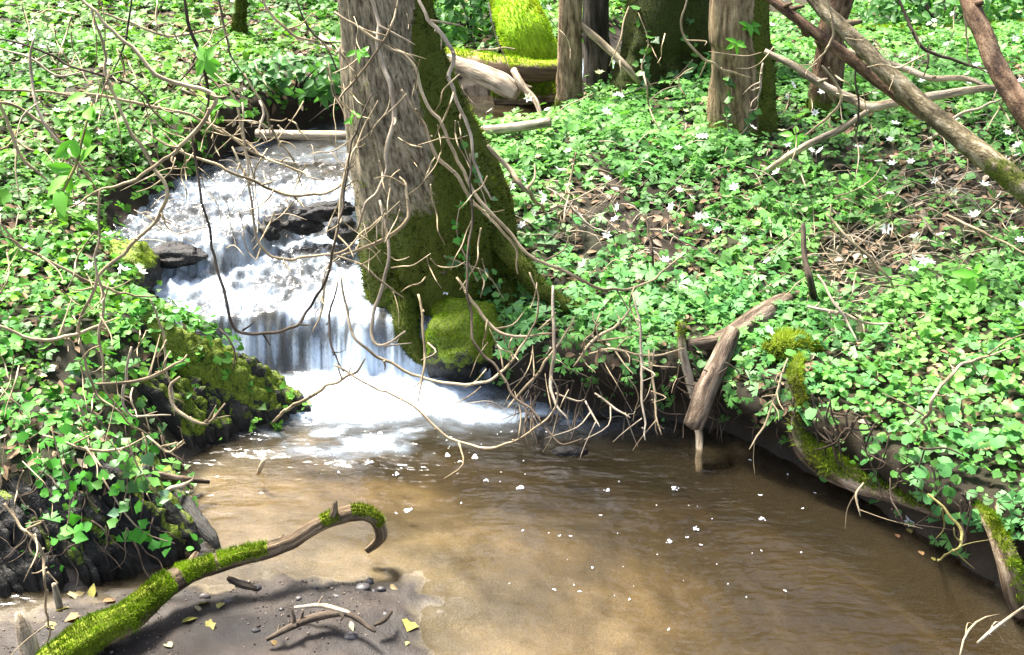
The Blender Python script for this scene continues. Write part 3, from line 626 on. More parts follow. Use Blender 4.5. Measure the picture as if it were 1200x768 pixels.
limb('leaning_pole', 'bare brown pole leaning from the dark trunk to the bank', 'branch', [(676, 26), (710, 55), (740, 85), (757, 108)], 6.2, 6.1, [9, 9, 8, 6], M['twig_tan'], ends='e')
# crossed saplings on the right
limb('leaning_sapling', 'thick olive brown sapling leaning down across the bank to the ground', 'sapling', [(935, -30), (960, 5), (1010, 55), (1060, 105), (1110, 150), (1160, 190), (1230, 245)], 4.4, 3.9, [15, 17, 19, 21, 24, 27, 30], M['bark_olive'], rough=.08, moss=lambda s, u: .2 + .35 * ss((s - .75) / .1), mossn=1500, seg=18, knots=3)
limb('leaning_sapling', 'thinner brown sapling leaning along the thick olive one until they meet', 'sapling', [(880, -25), (910, 4), (960, 42), (1010, 80), (1060, 118), (1105, 150)], 4.5, 4.18, [10, 11, 13, 14, 13, 10], M['bark_red'], rough=.06, seg=14, knots=3)
limb('leaning_sapling', 'upright brown sapling slanting past the bleached dead branch', 'sapling', [(1125, -40), (1140, 10), (1162, 65), (1190, 115), (1230, 170)], 4.1, 3.8, [19, 21, 23, 25, 27], M['bark_red'], rough=.06, seg=16, knots=2)
limb('dead_branch', 'bleached dead branch sagging under the crossed saplings', 'branch', [(896, 60), (933, 80), (962, 100), (1000, 117), (1017, 125), (1053, 120), (1100, 113), (1140, 106), (1178, 103)], 4.75, 4.5, [6, 9, 10, 11, 12, 11, 11, 9, 7], M['wood_pale'], knots=3)
limb('dead_branch', 'thin bleached side branch curving above the sagging dead branch', 'branch', [(985, 58), (1020, 68), (1060, 80), (1090, 91), (1133, 92), (1158, 102)], 4.8, 4.55, [5, 7, 8, 7, 6, 5], M['wood_pale'], knots=2)
limb('dead_stick', 'pale straight stick propped from the anemones up to the dead branch', 'stick', [(890, 205), (933, 178), (987, 150), (1016, 131)], 4.9, 4.6, [6, 8, 8, 6], M['wood_pale'], ends='s', knots=2)
# right bank edge
limb('dead_bough', 'grey brown dead bough jutting over the pool from the right bank', 'branch', None, 0, 0, [14, 22, 28, 26, 22], M['wood_brown'], P=np.array([pY(806, 405, 3.62), pY(848, 398, 3.7), pY(880, 378, 3.8), pY(915, 358, 3.95), pY(950, 345, 4.15)]), seg=18, knots=2, rough=.22)
limb('broken_stub', 'broken grey bough hanging down from the jutting bough', 'branch', None, 0, 0, [18, 23, 26, 24], M['wood_brown'], P=np.array([pY(858, 388, 3.66), pY(845, 420, 3.55), pY(828, 455, 3.46), pY(813, 500, 3.38)]), seg=16, rough=.2)
limb('standing_stick', 'yellowish barkless stick standing in the pool behind the broken bough', 'stick', None, 0, 0, [10, 11, 10, 9, 8], M['wood_pale'], P=np.array([pY(798, 378, 3.66), pY(802, 420, 3.6), pY(812, 460, 3.55), pY(818, 510, 3.5), pz(820, 556, -.05)]), moss=lambda s, u: .75 - s * 2.2, mossn=900, mcol=LIME, knots=2)
limb('mossy_stump', 'yellow mossy cushion on a stub at the edge of the bank', 'stump', None, 0, 0, [22, 30, 30, 24], M['wood_brown'], P=np.array([pY(893, 408, 3.62), pY(912, 407, 3.62), pY(935, 408, 3.65), pY(957, 412, 3.72)]), moss=lambda s, u: .8 + u * .4, mossn=5000, mcol=((.22, .22, .02), (.48, .46, .06)), mlen=.022, seg=14)
limb('mossy_root', 'mossy root arching down the bank and along the water', 'root', None, 0, 0, [10, 13, 13, 26, 30, 24, 17, 11], M['wood_brown'], rough=.5, P=np.array([pd(a, b, gd(a, b) - l) for a, b, l in ((938, 418, .14), (931, 442, .17), (938, 468, .17), (934, 498, .17), (948, 526, .14), (975, 548, .11), (1015, 570, .09), (1060, 586, .07), (1105, 603, .05))]), moss=lambda s, u: .22 + u * .45 + .18 * (s < .65), mossn=9000, mcol=((.10, .12, .01), (.34, .35, .03)), mlen=.018, seg=16)
limb('mossy_log', 'mossy log end dipping into the pool below the leafy bank', 'log', None, 0, 0, [12, 20, 25, 26, 22], M['wood_fallen'], P=np.array([pd(a, b, gd(a, b) - l) for a, b, l in ((1130, 582, .1), (1162, 612, .14), (1180, 650, .14), (1190, 690, .1), (1197, 722, .0))]), moss=lambda s, u: .25 + u * .5, mossn=6000, mcol=LIME, mlen=.012, seg=18)
limb('dark_branch', 'thin dark stick standing upright on the right bank', 'stick', [(941, 262), (943, 300), (950, 330), (959, 358)], 4.3, 4.2, [5, 7, 8, 9], M['twig_dark'], ends='e')
limb('sunken_root', 'pale forked root reaching out from under the bank', 'root', None, 0, 0, [6, 9, 10, 8], M['wood_pale'], P=np.array([pY(868, 486, 3.62), pY(880, 500, 3.55), pY(900, 512, 3.5), pY(930, 522, 3.45)]), knots=2)
limb('mossy_root', 'short mossy root running along the undercut beside the boulder', 'root', None, 0, 0, [10, 14, 14, 10], M['wood_brown'], P=np.array([pY(600, 455, 3.95), pY(640, 440, 3.88), pY(680, 425, 3.86), pY(715, 395, 3.92)]), moss=lambda s, u: .4 + u * .5, mossn=3000, mcol=LIME, mlen=.012)
# the mossy fallen branch in front
fb = [(38, 800, .06), (95, 752, .09), (150, 722, .11), (195, 687, .12), (240, 663, .13), (285, 652, .14), (330, 640, .15), (375, 615, .18), (412, 601, .20), (436, 606, .18), (446, 628, .10), (431, 646, .04)]
P = np.array([pz(a, b, c) for a, b, c in fb])
def fmoss(s, u):
    m = np.where(s < .36, .62 + .35 * u, 0)
    for a, b in ((.385, .475), (.485, .60), (.745, .79), (.82, .90)): m = np.maximum(m, ((s > a) & (s < b)) * (.45 + .55 * u))
    return m
limb('fallen_branch', 'crooked fallen branch with bright moss sleeves over the sandbar', 'branch', None, 0, 0, [46, 42, 36, 27, 22, 20, 17, 16, 17, 16, 13, 9], M['wood_fallen'], P=P, moss=fmoss, mossn=32000, mcol=((.06, .085, .004), (.27, .32, .015)), mlen=.010, mw=.0024, seg=24, knots=4, rough=.34, step=.008)

# twigs: (kind, label, points, depth start, depth end, ends, width px)
GT = 'twigs hanging over the stream and its banks'
tw = [
 ('tan', 'long pale vine sagging from the top over the leafy left bank', [(86, -10), (110, 14), (120, 32), (150, 52), (185, 84), (212, 98), (238, 107), (252, 117), (242, 138), (220, 165), (195, 188), (168, 206), (140, 217), (118, 222), (86, 242)], 3.1, 3.3, '', 7),
 ('tan', 'long tan vine winding down past the sloping bank to the slate', [(106, 5), (115, 50), (128, 95), (140, 135), (157, 167), (178, 193), (197, 215), (194, 240), (178, 265), (150, 290), (120, 313), (104, 350), (95, 388), (102, 428), (115, 460), (140, 487), (176, 513)], 3.2, 3.5, 'e', 6),
 ('dark', 'thin dark twig slanting across white flowers over the bank', [(-10, 44), (40, 52), (90, 75), (140, 97), (175, 122), (206, 152)], 3.4, 3.6, '', 4),
 ('tan', 'straight tan twig running across the ivy towards the stream', [(-10, 105), (60, 107), (130, 114), (200, 128), (245, 145), (300, 180), (348, 192)], 3.4, 3.9, '', 5),
 ('tan', 'short tan twig bowed over the ivy at the bank edge', [(-5, 110), (12, 150), (30, 185), (58, 212)], 3.2, 3.4, '', 6),
 ('tan', 'tan twig bending beneath a spray of young leaves', [(-5, 120), (18, 124), (50, 145), (72, 166), (88, 185), (103, 210), (113, 228), (116, 262)], 3.1, 3.4, '', 6),
 ('pale', 'pale short upright twig above the ivy', [(40, 44), (37, 75), (46, 118), (60, 150), (74, 170)], 3.1, 3.1, '', 5),
 ('dark', 'dark thin stem crossing the long pale vine', [(156, -10), (150, 30), (144, 55), (131, 88)], 3.5, 3.5, '', 4),
 ('dark', 'dark stem carrying a cluster of fresh lime leaves', [(215, -10), (222, 20), (230, 55), (238, 85), (243, 115), (240, 140)], 3.5, 3.7, '', 6),
 ('dark', 'dark twig dropping beside the mossy sapling', [(255, -8), (263, 25), (272, 60), (285, 92)], 4.0, 4.0, '', 4),
 ('tan', 'tan twig hanging straight down over the upper stream', [(262, 92), (278, 122), (285, 150), (291, 185), (297, 238)], 3.8, 3.9, '', 4),
 ('tan', 'tan twig slanting from the far bank down towards the riffle', [(286, 86), (305, 120), (322, 152), (338, 182), (356, 216)], 3.9, 4.0, '', 4),
 ('pale', 'small hooked pale twig before the undercut far bank', [(304, 118), (309, 132), (302, 146), (303, 158), (311, 168)], 3.9, 3.9, '', 4),
 ('tan', 'thin tan twig crossing between far bank and big trunk', [(232, 128), (252, 148), (285, 168), (325, 190), (352, 206), (380, 212)], 3.9, 3.8, '', 4),
 ('dark', 'dark topped twig swooping in a deep loop across the cascade', [(222, 150), (231, 192), (244, 257), (257, 319), (270, 372), (284, 387), (315, 389), (345, 383), (362, 362), (381, 332), (391, 306), (400, 250), (408, 190), (420, 148), (436, 110)], 3.6, 3.7, '', 5),
 ('tan', 'tan twig looping across the broken white riffle', [(284, 120), (293, 199), (297, 257), (303, 284), (319, 303), (342, 307), (374, 301), (400, 293), (430, 268), (470, 236)], 3.7, 3.8, '', 4.5),
 ('tan', 'tan vine drooping between the left bank and the big trunk', [(170, 152), (208, 179), (250, 193), (290, 209), (315, 222), (341, 231), (374, 227), (398, 216), (411, 186), (424, 158), (440, 120)], 3.6, 3.8, '', 5),
 ('tan', 'short tan twig broken above the riffle', [(272, 172), (280, 190), (292, 205), (296, 216)], 3.7, 3.7, '', 4),
 ('pale', 'long pale stem trailing down the face of the big trunk', [(430, -10), (442, 20), (447, 57), (452, 77), (462, 103), (463, 133), (457, 177), (450, 207), (437, 230), (423, 245), (417, 270)], 3.8, 3.85, '', 8),
 ('tan', 'long tan stem crossing the big trunk and arching over the leafy bank', [(392, 14), (443, 47), (477, 70), (497, 107), (513, 147), (533, 187), (550, 220), (580, 254), (613, 289), (653, 313), (700, 336), (733, 339), (767, 328), (802, 302)], 3.8, 3.9, '', 6),
 ('pale', 'pale stem kinked down the mossy flank of the big trunk', [(486, -10), (500, 23), (523, 50), (532, 67), (523, 87), (533, 113), (547, 153), (557, 197), (578, 232)], 3.85, 3.9, '', 7),
 ('tan', 'tan stem running slantwise over the moss to the ivy', [(470, 105), (483, 123), (500, 147), (517, 187), (540, 213), (562, 242), (600, 285), (610, 320)], 3.8, 3.9, '', 6),
 ('tan', 'brown root-like stem slanting off the mossy flank to the bank', [(571, 170), (600, 200), (617, 223), (642, 250)], 4.35, 4.4, 'e', 9),
 ('dark', 'thin dark vine hanging straight before the mossy boulder', [(551, 180), (552, 256), (550, 340), (553, 400), (578, 430), (600, 460), (627, 483), (646, 508), (660, 521), (684, 514)], 3.65, 3.4, '', 4.5),
 ('tan', 'tan vine making a wide loop above the plunge pool foam', [(400, 325), (403, 349), (410, 389), (427, 409), (450, 423), (493, 439), (540, 450), (568, 449), (590, 433), (613, 406), (627, 379), (628, 345), (618, 318)], 3.6, 3.7, '', 5),
 ('tan', 'tan vine dipping almost to the pool below the white foam', [(392, 428), (443, 456), (483, 476), (510, 502), (540, 520), (575, 524), (608, 512), (638, 488), (654, 465), (646, 440)], 3.5, 3.45, '', 4.5),
 ('pale', 'pale dangling rootlet with frayed end beside the boulder', [(648, 335), (645, 390), (648, 440), (653, 470), (668, 494)], 3.7, 3.6, '', 6),
 ('pale', 'pale thin rootlet dangling into the dark undercut', [(742, 345), (750, 400), (753, 440), (752, 480), (753, 516)], 3.6, 3.5, '', 4.5),
 ('tan', 'thin tan rootlet dangling beside the paler one', [(760, 410), (764, 465), (773, 506)], 3.6, 3.5, '', 4),
 ('pale', 'pale bent twig under the overhang', [(697, 461), (718, 476), (741, 488)], 3.55, 3.5, '', 4),
 ('pale', 'tiny pale twig poking from the undercut water', [(686, 470), (693, 485), (701, 500)], 3.55, 3.5, '', 3.5),
 ('tan', 'tan stem hanging before the dark foot of the big trunk', [(490, 345), (500, 390), (497, 425), (494, 472)], 3.6, 3.55, '', 5),
 ('pale', 'pale stem curving against the dark left flank of the trunk foot', [(445, 235), (458, 285), (453, 330), (440, 370), (440, 395), (452, 406), (475, 390)], 3.8, 3.75, '', 6),
 ('tan', 'tan stem hooked over the bright moss of the boulder', [(535, 325), (550, 350), (573, 380), (593, 393), (620, 394), (645, 390)], 3.7, 3.7, '', 5.5),
 ('tan', 'tan twig curling from the loop up to the bank', [(595, 478), (618, 450), (640, 425), (672, 372)], 3.65, 3.7, '', 5),
 ('tan', 'tan broken twig sticking out flat over the mossy slate', [(112, 450), (160, 446), (195, 430), (222, 415)], 3.3, 3.4, '', 6),
 ('tan', 'tan broken twig lying over the leaves above the slate', [(0, 382), (50, 400), (93, 393), (138, 375)], 3.3, 3.5, '', 6),
 ('pale', 'pale upright twig bent back along the bank leaves', [(154, 407), (145, 440), (143, 458), (157, 484), (200, 487)], 3.4, 3.5, '', 5),
 ('tan', 'tan hooked twig hanging over the slate ridges', [(211, 442), (199, 453), (206, 476), (227, 491), (248, 494), (266, 474)], 3.4, 3.4, '', 6),
 ('tan', 'tan thin twig upright above the slate ledge', [(176, 350), (190, 389), (198, 440), (203, 488)], 3.4, 3.5, '', 4),
 ('tan', 'tan twig slanting down over the ivy to the cascade edge', [(-5, 255), (20, 283), (53, 303), (100, 326), (140, 343), (184, 346)], 3.3, 3.7, '', 5),
 ('tan', 'tan stick propped from the slate tip over the foam', [(318, 496), (350, 473), (377, 456), (402, 445), (428, 418)], 3.9, 3.7, 's', 6),
 ('tan', 'tan twig hanging over the left side of the trunk foot', [(408, 180), (400, 245), (390, 300), (376, 350), (368, 390)], 3.75, 3.7, '', 5),
 ('dark', 'thin dark twig dangling over the falling sheet', [(396, 330), (384, 376), (387, 406), (401, 436)], 3.7, 3.6, '', 4),
 ('dark', 'short dark twig before the falling sheet', [(257, 385), (270, 400), (276, 420), (275, 436)], 3.75, 3.75, '', 3.5),
 ('tan', 'thin tan stem hanging straight over the left bank', [(117, 222), (117, 300), (118, 376), (119, 416), (124, 456), (148, 487)], 3.2, 3.4, '', 4.5),
 ('tan', 'pale tan stem rising in a bend from the litter by the sandbar', [(5, 590), (22, 615), (42, 628), (54, 652), (55, 700), (56, 760)], 2.4, 2.4, 'e', 5.5),
 ('tan', 'tan twig arching along the dark slate below ivy', [(50, 510), (93, 522), (138, 529), (172, 511)], 3.0, 3.1, '', 5),
 ('tan', 'tan twig dipping between two slate ledges', [(172, 511), (200, 529), (218, 514)], 3.1, 3.1, '', 4.5),
 ('tan', 'thin tan stem curling past the tan trunk with ivy', [(806, -5), (800, 35), (815, 62), (835, 76), (865, 85), (880, 92)], 4.3, 4.6, '', 4),
 ('pale', 'short pale stem against the tan trunk with ivy', [(894, 74), (891, 95), (888, 118)], 5.0, 5.0, '', 4.5),
 ('dark', 'dark forked twig crossing the mossy log', [(1050, -8), (1067, 33), (1083, 60), (1120, 73), (1164, 84)], 4.5, 4.4, '', 6),
 ('tan', 'thin tan twig dropping past the leaning saplings', [(968, -8), (974, 22), (971, 53), (950, 84)], 4.1, 4.2, '', 4),
 ('tan', 'tan curved twig below the crossed saplings', [(963, 77), (985, 108), (984, 126), (965, 143), (943, 158)], 4.4, 4.5, '', 5),
 ('dark', 'thin dark twig hanging under the crossed saplings', [(1003, 60), (1005, 105), (1003, 145), (994, 172)], 4.3, 4.4, '', 3.5),
 ('tan', 'tan twig dropping beside the upright sapling', [(1128, -5), (1134, 40), (1137, 80)], 4.2, 4.3, '', 3.5),
 ('pale', 'pale dead stem lying across the leaves to the upright sapling', [(1086, 166), (1112, 147), (1133, 133), (1178, 112)], 4.6, 4.3, 's', 6),
 ('pale', 'grey dead stem lying along the flowery bank', [(875, 269), (933, 273), (987, 279), (1042, 289)], 'g', 0, '', 6),
 ('pale', 'pale dead stem jutting from the bough over dry grass', [(946, 359), (987, 369), (1049, 382)], 4.0, 3.95, '', 6),
 ('pale', 'pale dead stem slanting down through dry grass', [(958, 322), (985, 362), (1006, 400)], 4.0, 3.9, '', 5),
 ('tan', 'dry stem slanting across the earthy ledge', [(968, 250), (1000, 286), (1038, 324), (1055, 355)], 4.3, 4.2, 'e', 5.5),
 ('pale', 'pale thin dead stem over the far ledge', [(1078, 252), (1100, 280), (1130, 313)], 4.3, 4.1, 'e', 4),
 ('tan', 'tan dead stem slanting over the right bank', [(1110, 252), (1150, 273), (1210, 298)], 4.1, 3.9, '', 5),
 ('tan', 'dry bent stem over the mint green leaves', [(1076, 520), (1090, 476), (1110, 443), (1133, 423), (1186, 411)], 3.1, 3.3, 's', 6),
 ('green', 'greenish twig curling from the root tip down to the pool', [(1087, 579), (1110, 602), (1126, 626), (1119, 644), (1097, 657)], 2.85, 2.75, 'e', 5),
 ('dark', 'thin dark rootlet dangling over the pool from the root', [(1043, 560), (1043, 590), (1056, 620)], 2.95, 2.9, '', 3.5),
 ('tan', 'short tan rootlet dangling beneath the mossy root', [(1012, 566), (1004, 580), (1009, 604)], 3.0, 2.98, '', 4),
 ('pale', 'pale stick leaning out of the pool against the log end', [(1145, 754), (1170, 735), (1215, 704)], 2.42, 2.42, '', 6),
 ('tan', 'thin tan twig bent over the pool below the log end', [(1124, 775), (1138, 735), (1172, 722)], 2.42, 2.45, '', 4),
 ('tan', 'tan twig dangling from the mossy cushion', [(923, 420), (910, 460), (892, 500), (878, 530)], 3.5, 3.45, '', 4),
 ('tan', 'tan upright stem by the anemones beside the big trunk', [(675, 178), (668, 215), (660, 248), (652, 270)], 4.6, 4.6, 'e', 4),
 ('pale', 'pale stem lying over the leaves behind the long tan stem', [(640, 220), (665, 235), (690, 262), (712, 275)], 4.5, 4.4, '', 4),
 ('tan', 'tan twig slung below the leaf edge of the bank', [(690, 415), (720, 410), (760, 418), (800, 412)], 3.75, 3.7, '', 4.5),
 ('tan', 'tan twig crossing at the leaf edge over the undercut', [(672, 430), (700, 400), (725, 378), (745, 355)], 3.75, 3.8, '', 5),
 ('dark', 'dark twig slanting up from the leaves on the right bank', [(760, 330), (764, 300), (757, 272), (752, 250)], 4.4, 4.5, 's', 4),
 ('pale', 'pale thin stem across the far left bank', [(-5, 55), (40, 70), (70, 88), (105, 85)], 3.8, 3.8, '', 4),
 ('tan', 'tan twig rising from the far flowery bank', [(118, 15), (160, 28), (205, 42), (250, 32), (270, 26)], 4.2, 4.4, '', 4.5),
 ('dark', 'dark twig slanting down beside the far fallen branch', [(345, -8), (362, 30), (385, 60), (398, 88)], 4.4, 4.4, '', 4),
 ('tan', 'tan arched twig before the far fallen branch', [(305, -5), (318, 22), (345, 42), (372, 50)], 4.2, 4.3, '', 5),
 ('tan', 'tan twig leaning off the grey face of the big trunk', [(395, 120), (418, 90), (440, 60), (462, 20), (470, -8)], 3.8, 3.8, '', 4.5),
 ('tan', 'tan twig stretched flat over the mossy foot of the trunk', [(400, 300), (440, 285), (474, 258), (478, 225), (470, 208)], 3.75, 3.8, '', 6),
 ('tan', 'thin tan twig slanting over the trunk foot', [(395, 300), (425, 312), (452, 335), (470, 348)], 3.7, 3.75, '', 4),
]
for kind, lab, spec, d0, d1, ends, w in tw:
    lift = .05 if isinstance(d0, str) else 0
    limb('hanging_twig' if 'dead stem' not in lab else 'dead_twig', lab, 'twig', spec, d0, d1, [w * .5, w * .72, w * .76, w * .6, w * .34], M['twig_' + kind], None, ends, lift, rough=.12, seg=7, knots=random.choice((3, 4, 5, 6, 8)), wob=.011, twiggy=True)
# fine twigs nobody could count, tangled in front of the trunk and over the left bank
g = Geo(); r = np.random.default_rng(5)
zones = [((20, 300), (-10, 170), 3.2, 4.3, 46), ((390, 580), (0, 330), 3.6, 3.9, 44), ((560, 800), (330, 460), 3.6, 3.75, 20), ((180, 420), (60, 250), 3.6, 4.2, 34), ((880, 1190), (0, 330), 4.0, 4.6, 46), ((0, 200), (250, 600), 3.0, 3.6, 30), ((600, 830), (0, 120), 5.0, 6.0, 10)]
for (xa, xb), (ya, yb), da, db, n in zones:
    for k in range(n):
        x, y = r.uniform(xa, xb), r.uniform(ya, yb); an = r.uniform(-.6, .6) + (PI / 2 if r.random() < .6 else r.uniform(0, PI)); L = r.uniform(25, 80); d = r.uniform(da, db); S = [(x, y)]
        for q in range(4): an += r.normal(0, .28); S.append((S[-1][0] + math.cos(an) * L / 4, S[-1][1] + math.sin(an) * L / 4))
        d = min(d, gd(*S[2]) - .03); P = [pd(a, b, d + .05 * r.normal()) for a, b in S]; rad = r.uniform(1.0, 2.2) / 2 / FPX * d
        V, F, tc = tube(P, [rad, rad, rad * .5], 5, 14, seed=k); g.add(V, F, tc=tc)
tag(g.build('twigs', M['twig_tan']), 'tangle of fine bare twigs over the stream and banks', 'twigs', None, 'stuff')

# ------------------------------------------------------------------ rocks
def slab(parent, a, b, width, thick, mat, seed, moss=.5, mossn=1500, mcol=((.03, .045, .004), (.16, .21, .012))):
    """one leaf of slate: an angular plate on edge, dipping from a down to b, with a stepped crest"""
    r = np.random.default_rng(seed); n, seg = 30, 9; t = np.linspace(-.2, 1.15, n)
    ax = b - a; ax = ax / np.linalg.norm(ax); side = np.cross(ax, [0, 0, 1.]); side /= np.linalg.norm(side); upv = np.cross(side, ax)
    upv = upv * math.cos(.25) + side * math.sin(.25) * (-1); side = np.cross(ax, upv)
    an = np.sort(np.linspace(0, 2 * PI, seg, endpoint=False) + r.uniform(-.25, .25, seg)); rad = r.uniform(.75, 1.2, seg)
    env = np.interp(t, [-.2, 0, .3, .8, 1, 1.15], [.7, 1, 1.05, .95, .7, .15])
    step = np.floor(fbm(t * 7, seed * 1., 0, 2, seed) * 5) / 5 * .35
    C = a + (b - a) * t[:, None] + np.array([0, 0, -.03]) * np.maximum(t - 1, 0)[:, None] * 6
    jit = 1 + .05 * r.normal(0, 1, (n, seg)) + .22 * fbm(t[:, None] * 9, np.arange(seg)[None] * 1.7, 0, 3, seed + 2)
    V = C[:, None] + (side * (np.cos(an) * rad * width)[:, None])[None] * (env[:, None] * jit)[..., None] + (upv * (np.sin(an) * rad * thick)[:, None])[None] * ((env + step)[:, None] * jit)[..., None]
    crest = np.broadcast_to(np.sin(an)[None], (n, seg)).ravel(); V = V.reshape(-1, 3); tc = np.stack([np.tile(np.cos(an) * width, n), np.tile(np.sin(an) * thick, n), np.repeat(t * .4, seg)], -1) + seed
    F = [grid_faces(n, seg, True)]
    mo = np.clip(moss + .45 * crest + .75 * fbm(V[:, 0] * 7, V[:, 1] * 7, V[:, 2] * 7, 3, seed) - .6 * ss((.08 - V[:, 2]) / .06), 0, 1) * (crest > -.3)
    o = Geo().add(V, F, tc=tc, moss=mo).build('slab', mat, parent, smooth=False)
    moss_on(o, V, F, ss((mo - .45) / .25), mossn, .010, .003, *mcol)
root = empty('slate_outcrop', pz(290, 500, 0), 'mossy ridged slate wedge between the cascade and the pool', 'rock')
rs = np.random.default_rng(12)
for i in range(15):          # the wedge: strata from the bank corner out to its tip
    t = i / 14; a = np.array([182 + 138 * t, 398 + 54 * t]) + rs.normal(0, 2, 2); b = a + np.array([62 - 14 * t, 74 - 38 * t]) + rs.normal(0, 3, 2)
    slab(root, gp(*a) + [0, 0, .02 + rs.normal(0, .008)], gp(*b) + [0, 0, .012], .019 + .005 * rs.random(), .055 + .02 * rs.random() - .015 * t, M['slate'], 40 + i, .55 - .5 * t * t, 1800)
for i in range(13):
    t = i / 12; a = np.array([172 + 108 * t, 462 + 4 * t]) + rs.normal(0, 3, 2); b = a + np.array([46, 60 - 34 * t]) + rs.normal(0, 3, 2)
    slab(root, gp(*a) + [0, 0, .015], gp(*b) + [0, 0, .0], .022, .055, M['slate'], 60 + i, .18, 1200)
root = empty('slate_outcrop', pz(170, 660, 0), 'dark wet slate slope under ivy beside the sandbar', 'rock')
for i in range(18):
    t = i / 17; a = np.array([178 - 235 * t, 560 + 46 * t]) + rs.normal(0, 4, 2); b = np.array([250 - 240 * t, 640 + 62 * t]) + rs.normal(0, 3, 2)
    slab(root, gp(*a) + [0, 0, .01 + rs.normal(0, .012)], gp(*b), .022 + .008 * rs.random(), .05 + .02 * rs.random(), M['slate'], 80 + i, (.2 if i < 4 else -.2), 1300)
def boulder(name, label, c, size, mat, seed, moss=None, parent=None, cat='rock', mcol=None, ang=0, mossn=6000, mlen=.013):
    u, v = np.linspace(0, PI, 30), np.linspace(0, 2 * PI, 44, endpoint=False); U, VV = np.meshgrid(u, v, indexing='ij')
    D = np.stack([np.sin(U) * np.cos(VV), np.sin(U) * np.sin(VV), np.cos(U)], -1)
    r = 1 + .42 * fbm(D[..., 0] * 1.9 + seed, D[..., 1] * 1.9, D[..., 2] * 1.9, 4, seed) + .05 * fbm(D[..., 0] * 7, D[..., 1] * 7, D[..., 2] * 7, 3, seed + 9)
    V = (D * r[..., None] * np.asarray(size)).reshape(-1, 3); ca, sa = math.cos(ang), math.sin(ang)
    V = np.stack([V[:, 0] * ca - V[:, 1] * sa, V[:, 0] * sa + V[:, 1] * ca, V[:, 2]], 1) + np.asarray(c)
    F = [grid_faces(30, 44, True)]
    mo = np.zeros(len(V)) if moss is None else np.clip(moss + .6 * (V[:, 2] - c[2]) / size[2] + .4 * fbm(V[:, 0] * 9, V[:, 1] * 9, V[:, 2] * 9, 3, seed), 0, 1)
    if moss is None: return tag(Geo().add(V, F, moss=mo).build(name, mat, parent, origin=c), label, cat)
    o = empty(name, c, label, cat); Geo().add(V, F, moss=mo).build('stone', mat, o); moss_on(o, V, F, ss((mo - .45) / .2), mossn, mlen, .0035, *(mcol or LIME)); return o
boulder('boulder', 'rounded boulder capped with vivid moss at the foot of the big tree', pY(545, 396, 4.05), (.18, .17, .15), M['rock'], 5, .5, mcol=((.12, .17, .005), (.38, .46, .015)), mossn=18000, mlen=.016)
boulder('boulder', 'low mossy stone under the bank edge beside the capped boulder', pY(650, 424, 3.96), (.14, .1, .09), M['rock'], 6, .3, mossn=6000)
boulder('boulder', 'mossy stone in the bank beneath the jutting bough', pY(868, 440, 3.75), (.12, .09, .1), M['rock'], 8, .1, mossn=4000)
boulder('boulder', 'mossy stone bulging from the left bank beside the upper step', pz(148, 318, .34), (.13, .16, .13), M['rock'], 7, .35, mossn=8000, mcol=((.06, .09, .004), (.24, .3, .012)))
for i, (a, b, z, sx, sy, sz, an, lab) in enumerate([(382, 248, .42, .14, .05, .05, .25, 'long dark wet rock splitting the upper riffle'), (318, 268, .38, .045, .05, .05, 0, 'small dark upright rock in the white riffle'), (358, 262, .37, .09, .05, .05, .2, 'dark wet rock behind the small upright one'),
        (402, 270, .38, .07, .06, .06, .1, 'dark wet rock against the trunk side of the riffle'), (285, 178, .49, .07, .04, .025, .1, 'dark flat rock awash in the upper stream'), (275, 262, .36, .09, .06, .04, 0, 'submerged dark rock under the riffle crest'), (205, 300, .34, .12, .07, .05, 0, 'dark rock under the bubbling left step'), (668, 530, -.005, .06, .03, .02, 0, 'flat dark stone just awash in the pool')]):
    boulder('rock', lab, pz(a, b, z), (sx, sy, sz), M['rock'], 60 + i, ang=an)
# pebbles on the sandbar
r = np.random.default_rng(9)
for i, (a, b, s) in enumerate([(274, 683, .011), (283, 686, .016), (300, 690, .012), (425, 690, .016), (433, 683, .014), (447, 692, .013), (438, 694, .010), (395, 700, .009), (350, 702, .008), (330, 715, .008), (452, 722, .013), (412, 747, .014), (268, 705, .010), (240, 700, .012), (300, 740, .009), (370, 690, .008)]):
    p = gp(a, b); sz = np.array([s * r.uniform(.9, 1.6), s * r.uniform(.8, 1.2), s * .7])
    u, v = np.linspace(0, PI, 8), np.linspace(0, 2 * PI, 10, endpoint=False); U, VV = np.meshgrid(u, v, indexing='ij'); D = np.stack([np.sin(U) * np.cos(VV), np.sin(U) * np.sin(VV), np.cos(U)], -1).reshape(-1, 3)
    V = D * (1 + .3 * fbm(D[:, 0] * 2 + i, D[:, 1] * 2, D[:, 2] * 2, 2, i))[:, None] * sz + p + [0, 0, s * .25]
    tag(Geo().add(V, grid_faces(8, 10, True)).build('pebble', M['pebble'], origin=p), 'small dark pebble on the mud ' + ('by the mossy branch' if a < 310 else 'around the driftwood' if a < 420 else 'at the outer edge of the sandbar'), 'pebble', 'pebbles ' + ('by the branch' if a < 310 else 'around the driftwood' if a < 420 else 'at the bar edge'))

